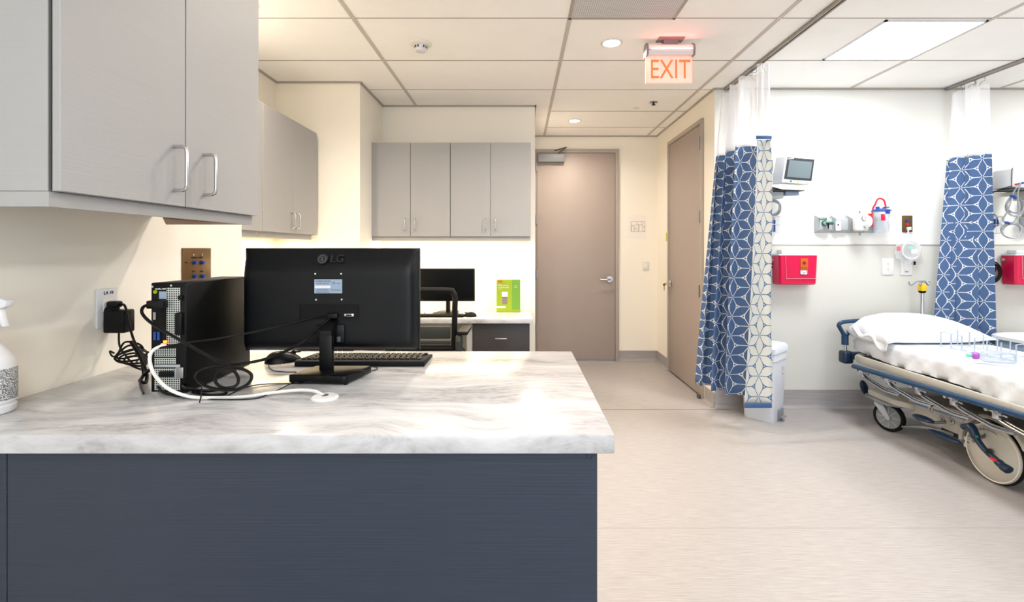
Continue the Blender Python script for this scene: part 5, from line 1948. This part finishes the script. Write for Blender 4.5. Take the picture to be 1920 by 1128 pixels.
def drape(name, x0, x1, y0, y1, ztop, zskirt, mat_, par, seed=1, wob=.010):
    """fitted sheet: flat top, rounded shoulder, creased sides"""
    m_ = MB(par)
    rings = []
    ny = 110
    rg = random.Random(seed)
    ph = [rg.uniform(0, 6.28) for _ in range(6)]
    def wav(y, k):
        return math.sin(y * 23 + ph[0] + k * 2.2) * .5 + math.sin(y * 41 + ph[1] - k * 3) * .35 + math.sin(y * 9 + ph[2]) * .5
    prof = [(-1, .0), (-1, .25), (-1, .5), (-1, .72), (-.99, .88), (-.965, .97), (-.92, 1.0), (-.7, 1.006), (-.4, 1.008), (0, 1.01), (.4, 1.008), (.7, 1.006), (.92, 1.0), (.965, .97), (.99, .88), (1, .72), (1, .5), (1, .25), (1, 0)]
    for i in range(ny + 1):
        y = y0 + (y1 - y0) * i / ny
        ring = []
        e = min(1, min(i, ny - i) / 3 + .0)
        for (u, v) in prof:
            side = abs(u) > .95
            x = (x0 + x1) / 2 + u * (x1 - x0) / 2
            zs_ = zskirt(y) if callable(zskirt) else zskirt
            z = zs_ + (ztop - zs_) * v
            w_ = wav(y, v)
            if side:
                x += (1 if u > 0 else -1) * wob * w_ * (1.1 - v) * 1.2 + (1 if u > 0 else -1) * .004 * math.sin(y * 60 + v * 9 + ph[3])
                if v < .1:
                    z += .010 * math.sin(y * 6 + ph[4]) + .004 * w_
            else:
                z += .0018 * math.sin(y * 17 + u * 6 + ph[5]) + .0015 * math.sin(y * 7 - u * 11)
                if abs(u) > .6:
                    z += .003 * w_ * (abs(u) - .6)
            if e < 1 and v > .5:
                z -= (1 - e) * .02
            ring.append(m_.bm.verts.new((x, y, z)))
        rings.append(ring)
    for A, B in zip(rings, rings[1:]):
        for k in range(len(A) - 1):
            m_.bm.faces.new((A[k], A[k + 1], B[k + 1], B[k]))
        m_.bm.faces.new((A[-1], A[0], B[0], B[-1]))
    m_.bm.faces.new(rings[0])
    m_.bm.faces.new(rings[-1][::-1])
    return m_.build(name, mat_, par, sharp=80)


drape('mattress_sheet', BX0, BX1, YF, YH, .628, lambda y: .492 + .035 * max(0, (y - 3.1)) / .5, M['sheet'], t)
# deck frame, side beam
for s, xb in ((-1, 2.485), (1, 3.275)):
    bmn = MB(t)
    bmn.prism([(xb - .02, YH - .13, .452), (xb + .02, YH - .13, .452), (xb + .02, YH - .13, .500), (xb - .02, YH - .13, .508)], (0, -(YH - .13 - YF), 0), bev=.008)
    bmn.tube([(xb, YH - .13, .48), (xb + .03 * (-s), YH - .09, .485), (xb + .08 * (-s), YH - .06, .485)], [.028, .024, .02], 12, smooth=3, flat=.9)
    bmn.build('side_beam', M['cream'], t)
MB(t).box((2.53, YF + .02, .44), (3.23, YH - .06, .489)).build('deck', M['ink_g'], t)
# blue rail (lowered) with its folded chrome bars, both sides
for s, xr_ in ((-1, 2.445), (1, 3.31)):
    rb = MB(t)
    y0r, y1r = 3.53, 1.95
    def zr(y):
        return .425 + (3.515 - y) * .0385
    pts = [(xr_, y0r, zr(y0r))] + [(xr_, y, zr(y)) for y in (3.4, 3.0, 2.6, 2.2, y1r)]
    rb.tube(pts, .019, 12, flat=.85)
    rail = rb.build('side_rail', M['rail'], t)
    for k, ys in enumerate((3.455, 3.21, 2.965, 2.725, 2.48, 2.235)):
        z0 = zr(ys)
        lk = MB(t)
        lk.box((xr_ - .008, ys - .02, z0 - .055), (xr_ + .014, ys + .012, z0 - .012), bev=.003)
        xo = xr_ + .014
        lk.tube([(xo, ys, z0 - .05), (xo, ys - .03, z0 - .066), (xo, ys - .14, z0 - .088), (xo, ys - .22, z0 - .100), (xo, ys - .33, z0 - .093)], .0075, 10, smooth=4)
        lk.tube([(xo + .012, ys, z0 - .046), (xo + .012, ys - .03, z0 - .060), (xo + .012, ys - .14, z0 - .080), (xo + .012, ys - .22, z0 - .091), (xo + .012, ys - .33, z0 - .084)], .006, 10, smooth=4)
        lk.build('rail_link', M['chrome'], rail)
        lg_ = MB(t)
        lg_.tube([(xo, ys + .06, z0 - .022), (xo + .004, ys + .02, z0 - .028), (xo + .006, ys - .045, z0 - .034)], .006, 8, smooth=3).cyl((xo - .012, ys + .055, z0 - .024), (xo + .012, ys + .055, z0 - .024), .010, n=12)
        lg_.build('rail_pivot', M['chrome'], rail)
# head bumper block, push handle
for s, xh in ((-1, 2.475), (1, 3.28)):
    MB(t).box((xh - .03, 3.63, .415), (xh + .045, 3.71, .510), bev=.018, seg=3).box((xh + (.02 if s < 0 else -.12), 3.60, .455), (xh + (.12 if s < 0 else -.02), 3.67, .505), bev=.01).build('corner_bumper', M['navy'], t)
    hp = MB(t)
    hp.cyl((xh, 3.67, .50), (xh, 3.67, .565), .013)
    hp.build('handle_post', M['chrome'], t)
    i_ = -s
    hb = MB(t)
    hb.cyl((xh, 3.67, .555), (xh, 3.67, .625), .024)
    hb.tube([(xh, 3.67, .615), (xh - .045 * i_, 3.67, .695), (xh - .048 * i_, 3.67, .705), (xh - .02 * i_, 3.67, .725), (xh + .06 * i_, 3.67, .735), (xh + .16 * i_, 3.67, .738), (xh + .27 * i_, 3.67, .74), (xh + .29 * i_, 3.67, .70), (xh + .22 * i_, 3.67, .675), (xh + .08 * i_, 3.67, .665), (xh, 3.67, .625)], .015, 10, smooth=4)
    hb.build('push_handle', M['rail'], t)
# IV pole folded up at the head
ix = P(1729, 0, 3.76).x
ip = MB(t)
ip.cyl((ix, 3.76, .42), (ix, 3.76, .955), .013)
ip.box((ix - .02, 3.65, .43), (ix + .02, 3.77, .47), bev=.004)
ip.cyl((ix, 3.76, .955), (ix, 3.76, 1.03), .007)
ipo = ip.build('iv_pole', M['chrome'], t)
MB(t).lathe([(.018, .952), (.026, .958), (.028, .97), (.028, 1.0), (.024, 1.008), (.012, 1.012), (0, 1.012)], c=(ix, 3.76, 0), close=False).build('locking_collar', M['yellow'], ipo)
MB(t).lathe([(.019, .940), (.025, .948), (.025, .958), (.0, .958)], c=(ix, 3.76, 0)).build('collar_base', M['black'], ipo)
hk = MB(t)
for (sx, sy) in ((-1, 0), (-.6, -.5), (.8, .3)):
    hk.tube([(ix, 3.76, 1.022), (ix + .03 * sx, 3.76 + .03 * sy, 1.032), (ix + .06 * sx, 3.76 + .06 * sy, 1.015), (ix + .085 * sx, 3.76 + .085 * sy, 1.0), (ix + .10 * sx, 3.76 + .10 * sy, 1.012), (ix + .10 * sx, 3.76 + .10 * sy, 1.028)], .0055, 8, smooth=4)
hk.build('hooks', M['steel'], ipo)

# base body
XBm = 2.62
XBp = 3.14
by = MB(t)
side_poly = [(3.24, .300), (3.22, .305), (2.86, .318), (2.80, .316), (2.60, .330), (2.40, .33), (1.95, .30), (1.74, .25), (1.70, .21), (1.95, .165), (2.40, .16), (2.84, .145), (2.88, .135), (3.14, .150), (3.22, .17), (3.26, .23)]
by.prism([(XBm, y, z) for y, z in side_poly], (XBp - XBm, 0, 0), bev=.006)
by.build('base_cover', M['cream'], t)
ho = MB(t)
pl_ = [(2.59, 3.585), (2.555, 3.54), (2.55, 3.30), (2.60, 3.20), (3.16, 3.20), (3.21, 3.30), (3.205, 3.54), (3.17, 3.585)]
ho.prism([(x, y, .212) for x, y in pl_], (0, 0, .045), bev=.014)
ho.build('head_hood', M['cream'], t)
gb = MB(t)
gb.prism([(2.58, 3.60, .195), (2.538, 3.55, .195), (2.535, 3.34, .195), (2.60, 3.29, .195), (3.16, 3.29, .195), (3.225, 3.34, .195), (3.222, 3.55, .195), (3.18, 3.60, .195)], (0, 0, .016), bev=.006)
gb.build('head_bumper_strip', M['grey'], t)
fh = MB(t)
fh.prism([(2.565, 1.55, .20), (2.55, 1.62, .20), (2.58, 1.95, .20), (3.18, 1.95, .20), (3.21, 1.62, .20), (3.19, 1.55, .20)], (0, 0, .05), bev=.012)
fh.build('foot_hood', M['cream'], t)
MB(t).cyl((2.88, 3.0, .30), (2.88, 3.0, .44), .06).cyl((2.88, 2.1, .30), (2.88, 2.1, .44), .06).build('lift_column', M['grey'], t)
# blue stripe and printed circles
def side_at(px, py, x=XBm):
    Y = x * FPX / (px - VX)
    return Vector((x, Y, CH - (py - VY) * Y / FPX))


xq = XBm - .0012
def sq(px, py):
    v = side_at(px, py)
    return Vector((xq, v.y, v.z))


st = MB(t)
A_, B_ = side_at(1709, 754), side_at(1817, 788)
st.prism([(xq, A_.y, A_.z + .004), (xq, B_.y, B_.z + .004), (xq, B_.y, B_.z - .006), (xq, A_.y, A_.z - .006)], (.0015, 0, 0))
st.build('blue_stripe', M['stripe'], t)
for k, (px, py) in enumerate(((1745, 766.5), (1766.5, 785), (1784.5, 789), (1805, 800))):
    c = side_at(px, py)
    mm = Matrix.Translation((xq, c.y, c.z)) @ Matrix.Rotation(-PI / 2, 4, 'Y')
    cp = MB(t).lathe([(0, 0), (.0215, 0), (.0215, .0008), (0, .0008)], m=mm).build('pictogram_disc', M['stripe'], t)
    MB(t).lathe([(0, .0006), (.0195, .0006), (.0195, .0012), (0, .0012)], m=mm).build('disc_face', M['cream'], cp)
    s_ = 1 if k == 0 else -1
    MB(t).prism([(xq - .0012, c.y + .008, c.z - .002 * s_), (xq - .0012, c.y - .008, c.z - .002 * s_), (xq - .0012, c.y, c.z + .010 * s_)], (-.0006, 0, 0)).build('arrow', M['ink'], cp)
    text('lettering', ['Raise', 'Lower', 'Trend.', 'Brake'][k], .0105, M['ink'], cp, face_nx((xq - .0012, c.y, c.z - .010 * s_)), w=t, depth=.0003)
# foot pedals on the side
for (px0, px1, py) in ((1709, 1747, 783), (1738, 1799, 815)):
    a = side_at(px0, py, 2.50)
    b2 = side_at(px1, py + (2 if px1 < 1750 else 5), 2.50)
    pd = MB(t)
    pm = (a + b2) / 2
    ln = abs(a.y - b2.y)
    sp_ = bmesh.new()
    bmesh.ops.create_uvsphere(sp_, u_segments=24, v_segments=12, radius=1)
    for v in sp_.verts:
        v.co = Vector((pm.x + .01 + v.co.x * .035, pm.y + v.co.y * ln * .5, pm.z + v.co.z * .016))
    pd.merge(sp_)
    pdo = pd.build('foot_pedal', M['navy'], t)
    MB(t).tube([(pm.x + .03, pm.y, pm.z - .01), (pm.x + .08, pm.y - .02, pm.z - .02), (XBm + .03, pm.y - .04, pm.z)], .010, 8, smooth=3).build('pedal_arm', M['steel'], pdo)
for (px0, py0, px1, py1) in ((1733, 775, 1751, 800), (1764, 801, 1798, 826)):
    c0, c1 = side_at(px0, (py0 + py1) / 2 - 5), side_at(px1, (py0 + py1) / 2 + 3)
    MB(t).box((XBm - .001, c1.y, min(c0.z, c1.z) - .018), (XBm + .02, c0.y, max(c0.z, c1.z) + .010), bev=.006).build('pedal_slot', M['ink'], t)
MB(t).tube([side_at(1693, 800, 2.62), side_at(1740, 802, 2.60), side_at(1790, 815, 2.62)], .010, 8, smooth=3).build('brake_rod', M['steel'], t)
a = side_at(1810, 818, 2.60)
MB(t).box((2.60, a.y - .018, a.z - .062), (2.615, a.y + .012, a.z), bev=.002).build('tag_strip', M['white'], t)
# brake paddle at the head end
pdl = MB(t)
cq = P(1619, 726, 3.70)
for_ = bmesh.new()
bmesh.ops.create_uvsphere(for_, u_segments=20, v_segments=12, radius=1)
for v in for_.verts:
    v.co = Matrix.Rotation(R(-20), 3, 'Y') @ Vector((v.co.x * .028, v.co.y * .02, v.co.z * .062)) + Vector((cq.x, 3.69, cq.z))
pdl.merge(for_)
pdl.cyl((cq.x + .01, 3.69, cq.z - .04), (cq.x + .08, 3.56, .215), .009)
pdl.build('brake_paddle', M['navy'], t)


# big centre wheel with its cover disc
WC = Vector((2.60, 2.645, .165))
wm = Matrix.Translation(WC) @ Matrix.Rotation(-PI / 2, 4, 'Y')
ty = MB(t).lathe([(.125, -.012), (.150, -.016), (.160, -.010), (.165, 0), (.160, .010) , (.150, .014), (.125, .010)], m=Matrix.Translation(WC + Vector((.008, 0, 0))) @ Matrix.Rotation(-PI / 2, 4, 'Y'), n=64, close=False)
tyre = ty.build('centre_wheel', M['rubber'], t)
MB(t).lathe([(.156, .002), (.156, .010), (.150, .014), (.146, .013), (.143, .016), (.10, .024), (.05, .029), (.03, .027), (0, .027)], m=wm, n=64, close=False).build('wheel_disc', M['cream'], tyre)
MB(t).lathe([(.151, .013), (.1515, .0155), (.147, .0155), (.146, .013)], m=wm, n=64, close=False).build('disc_rim', M['offwhite'], tyre)
# wheel arch ring on the body
ar = MB(t)
ap = [Vector((XBm - .010, WC.y + .19 * math.cos(u), WC.z + .19 * math.sin(u))) for u in [R(-5) + (R(160)) * i / 20 for i in range(21)]]
ar.tube(ap, .013, 8, flat=2.4)
ar.build('wheel_arch', M['cream'], t)
xd = WC.x - .029
# lettering around the disc, slanted upward
for i, ch in enumerate('BIG WHEEL'):
    an = R(176 - i * 9)
    p_ = Vector((WC.x - .0225, WC.y - .124 * math.cos(an) * -1 * -1, WC.z + .124 * math.sin(an)))
    p_ = Vector((WC.x - .0265, WC.y - .124 * math.cos(an) * -1 if False else WC.y - .124 * math.cos(PI - an) * -1 * -1, WC.z + .124 * math.sin(an)))
    # reader looks towards +x, so the reader's right is -y
    p_.y = WC.y - .124 * math.cos(an)
    if ch != ' ':
        text('lettering', ch, .0165, M['ink'], tyre, face_nx(p_, an - PI / 2), w=t, depth=.0006)
text('logo_lettering', 'stryker', .037, M['ink'], tyre, face_nx((xd - .0005, WC.y + .056, WC.z + .060), R(40)), w=t, depth=.0008)
g = MB(t)
g.tube([Vector((xd + .004, WC.y - .122 * math.cos(R(q_)), WC.z + .122 * math.sin(R(q_)))) for q_ in range(70, 150, 6)], .001, 6)
g.build('printed_arc', M['ink'], tyre)
# lever over the wheel
lv = MB(t)
l_pts = [side_at(1807, 800, 2.50), side_at(1819, 799, 2.50), side_at(1827, 812, 2.50), side_at(1834, 826, 2.50), side_at(1848, 844, 2.50), side_at(1866, 860, 2.50), side_at(1880, 873, 2.50), side_at(1893, 882, 2.50)]
lv.tube(l_pts, [.020, .026, .024, .017, .016, .017, .022, .026, .018], 14, smooth=5, flat=.8)
lvo = lv.build('steer_lever', M['navy'], t)
MB(t).cyl((2.49, side_at(1858, 852, 2.5).y, side_at(1858, 846, 2.5).z), (WC.x - .02, WC.y, WC.z + .01), .014).build('lever_pivot', M['black'], lvo)
c = side_at(1864, 861, 2.487)
MB(t).box((2.478, c.y - .016, c.z - .004), (2.49, c.y + .016, c.z + .008), bev=.002).build('red_mark', M['red'], lvo)
c = side_at(1832, 816, 2.487)
MB(t).box((2.478, c.y - .008, c.z - .012), (2.49, c.y + .002, c.z + .002), bev=.002).build('green_mark', M['green'], lvo)


# casters
def caster(x, y, rz, side):
    mm = Matrix.Translation((x, y, .1)) @ Matrix.Rotation(rz, 4, 'Z')
    ax = mm @ Matrix.Rotation(-PI / 2, 4, 'Y')
    w_ = MB(t).lathe([(.078, -.016), (.094, -.016), (.099, -.010), (.1, 0), (.099, .010), (.094, .016), (.078, .016)], m=ax, n=48, close=False).build('caster', M['rubber'], t)
    d_ = MB(t).lathe([(.080, -.012), (.080, .014), (.074, .016), (.068, .010), (.02, .012), (.018, .020), (0, .021)], m=ax, n=48, close=False)
    d_.build('wheel_disc', M['grey'], w_)
    s_ = MB(t)
    for k in range(8):
        s_.box((-.0018, .018, .009), (.0018, .072, .0135), m=ax @ Matrix.Rotation(2 * PI * k / 8, 4, 'Z'))
    s_.build('spokes', M['lgrey'], w_)
    MB(t).prism([(-.026, -.020, -.014), (-.026, .004, -.022), (-.026, .018, -.006), (-.026, .085, .075), (-.026, .085, .102), (-.026, .035, .102)], (.006, 0, 0), m=mm, bev=.002).box((-.026, .03, .092), (.026, .088, .100), m=mm).build('fork', M['lgrey'], w_)
    return w_


caster(2.605, 3.40, R(26), -1)
caster(3.16, 3.42, R(10), 1)
caster(2.605, 1.76, R(12), -1)
caster(3.16, 1.76, R(-10), 1)

# pillow
t = thing('pillow', 'plump white pillow at the head of the hospital bed', 'pillow', (2.87, 3.47, .636))
g = bmesh.new()
nu, nv = 44, 30
W2, D2 = .385, .205
vt, vb = {}, {}
def pz(u, v):
    eu = max(0, 1 - abs(u) ** 4.5) ** .5 if u < 0 else max(0, 1 - abs(u) ** 2.0) ** .75
    return eu * max(0, (1 - abs(v) ** 2.6)) ** .5
for j in range(nv + 1):
    for i in range(nu + 1):
        u, v = -1 + 2 * i / nu, -1 + 2 * j / nv
        e = pz(u, v)
        crease = .006 * math.sin(9 * u + 4 * v) * (1 - e) + .005 * math.sin(15 * v - 6 * u) * max(0, -u - .35)
        px_ = u * W2 * (1 - .05 * (1 - abs(v)) ** 2 * 0 + .0)
        py_ = v * D2 * (1 - .08 * (1 - (u * u)) * 0)
        asym = .86 - .12 * u + .12 * (1 - u * u)
        h_ = .165 * e * asym
        droop = -.03 * max(0, (-u - .80) / .20) ** 1.2
        vt[i, j] = g.verts.new((px_, py_, .034 + h_ * .9 + crease * 1.2 + droop * (1 if v < .7 else .5)))
        if 0 < i < nu and 0 < j < nv:
            vb[i, j] = g.verts.new((px_, py_, max(.0, .034 * (1 - min(1, e * 1.6))) + min(0, droop) - .004 * (droop < 0)))
        else:
            vb[i, j] = vt[i, j]
for j in range(nv):
    for i in range(nu):
        g.faces.new((vt[i, j], vt[i + 1, j], vt[i + 1, j + 1], vt[i, j + 1]))
        try:
            g.faces.new((vb[i, j + 1], vb[i + 1, j + 1], vb[i + 1, j], vb[i, j]))
        except ValueError:
            pass
m_ = MB()
m_.merge(g)
po = m_.build('pillow_body', M['pillow'], t, sharp=180)
# gathered open end of the pillowcase, hanging over the mattress edge
m_ = MB()
nx_, ny_ = 10, 26
rows = []
for i in range(nx_ + 1):
    s = i / nx_
    row = []
    for j in range(ny_ + 1):
        q_ = j / ny_
        y = -.215 + .33 * q_ + .02 * s
        x = -.295 - .092 * math.sin(s * PI * .52) - .005 * math.sin(q_ * 11 + s * 5) * s
        low = .15 * (1 - .75 * max(0, (q_ - .45) / .55)) * (.72 + .28 * math.sin(q_ * 9 + .6))
        z = .088 - low * s ** 1.3 + .004 * math.sin(q_ * 24 + s * 6) * s
        row.append(m_.bm.verts.new((x, y, z)))
    rows.append(row)
for A, B in zip(rows, rows[1:]):
    for k in range(ny_):
        m_.bm.faces.new((A[k], A[k + 1], B[k + 1], B[k]))
ce = m_.build('case_opening', M['pillow'], t, sharp=180)
so = ce.modifiers.new('thick', 'SOLIDIFY')
so.thickness = .004

# clear rack and squeeze bottle on the bed
t = thing('clear_plastic_rack', 'clear plastic rack with upright pegs lying on the bed sheet', 'rack', (2.9, 3.0, .632))
zb0 = .640
fr = MB(t)
r = .0028
rowA = [(2.785, 3.19), (2.79, 3.12), (2.795, 3.05), (2.80, 2.97), (2.81, 2.90), (2.825, 2.83), (2.84, 2.76)]
rowB = [(2.95, 3.25), (2.965, 3.18), (2.98, 3.10), (2.99, 3.02), (3.00, 2.95), (3.015, 2.88), (3.03, 2.82)]
for rw in (rowA, rowB):
    fr.tube([(x, y, zb0) for x, y in rw], r, 8)
    fr.tube([(x, y, zb0 + .093) for x, y in rw[:3]], r * .8, 8)
for a_, b2 in zip(rowA, rowB):
    fr.tube([(a_[0], a_[1], zb0), (b2[0], b2[1], zb0)], r, 8)
for a_, b2 in list(zip(rowA, rowB))[::3]:
    fr.tube([(a_[0], a_[1], zb0 + .093), (b2[0], b2[1], zb0 + .093)], r * .8, 8)
fr.build('frame', M['clear2'], t)
for x, y in rowA + rowB:
    MB(t).cyl((x, y, zb0), (x, y, zb0 + .094), .0038, n=10).build('peg', M['clear2'], t)
t = thing('resuscitator_bottle', 'clear bottle with purple and mint cap lying on the bed sheet', 'bottle', (2.64, 2.70, .632))
A_, B_ = Vector((2.575, 2.775, .672)), Vector((2.735, 2.66, .680))
d = (B_ - A_).normalized()
bm4 = Matrix.Translation(A_) @ d.to_track_quat('Z', 'Y').to_matrix().to_4x4()
LN = (B_ - A_).length
MB(t).lathe([(.012, .045), (.020, .05), (.031, .065), (.035, .085), (.035, LN - .012), (.030, LN - .002), (.02, LN), (0, LN)], m=bm4, close=False).build('body', M['clearb'], t)
MB(t).lathe([(0, .020), (.018, .020), (.021, .026), (.021, .044), (.014, .05), (0, .05)], m=bm4, close=False).build('purple_cap', M['purple'], t)
MB(t).lathe([(0, -.008), (.009, -.006), (.011, 0), (.012, .020), (0, .020)], m=bm4, close=False).build('mint_tip', M['mint'], t)

# white cart in the next bay
t = thing('bedside_cart', 'white rounded cart top in the next bay at the right edge', 'cart', (3.92, 3.50, 0))
def rb(hx, hy, prof, c, mname, name):
    m_ = ringbox([(hx * k, hy * k2, z, r_) for (k, k2, z, r_) in prof])
    m_.build(name, M[mname], t)


rb(.33, .21, [(.96, .96, .600, .05), (1, 1, .606, .06), (1, 1, .628, .06), (.97, .95, .640, .06), (.85, .8, .650, .05)], 0, 'white', 'top')
rb(.31, .19, [(1, 1, .50, .04), (1, 1, .598, .04)], 0, 'label', 'drawer_band')
rb(.31, .19, [(.98, .98, .08, .04), (.98, .98, .498, .04)], 0, 'bin', 'body')
for sx in (-1, 1):
    for sy in (-1, 1):
        MB().cyl((sx * .25 - .012, sy * .13, .035), (sx * .25 + .012, sy * .13, .035), .035).box((sx * .25 - .01, sy * .13 - .01, .035), (sx * .25 + .01, sy * .13 + .01, .082)).build('caster', M['rubber'], t)

# repeats of one kind share a group
GROUPS = {
    'ceiling_light_panel': 'square light panels in the ceiling',
    'recessed_downlight': 'round recessed downlights',
    'wall_cabinet': 'grey laminate wall cabinets',
    'undercabinet_light': 'warm strip lights under the wall cabinets',
    'wall_service_module': 'grey wall modules in a row behind the bed',
    'privacy_curtain': 'blue petal-print privacy curtains',
    'curtain_track': 'ceiling curtain tracks',
    'sharps_container': 'pink-red sharps containers on the bay wall',
    'computer_monitor': 'black computer monitors',
    'keyboard': 'black keyboards',
    'computer_mouse': 'black computer mice',
    'data_wall_plate': 'white data plates on the bay wall',
    'patient_monitor': 'patient monitors on wall arms',
    'monitor_wall_arm': 'wall arms of the patient monitors',
    'monitor_cables': 'coiled patient monitor cables',
    'wire_basket': 'white wire baskets on the bay wall',
    'blood_pressure_cuff': 'blue cuffs in the wire baskets',
    'stone_desk_top': 'pale stone desk tops',
}
for o_ in list(bpy.data.objects):
    k_ = o_.name.split('.')[0]
    if o_.parent is None and k_ in GROUPS and 'label' in o_:
        o_['group'] = GROUPS[k_]
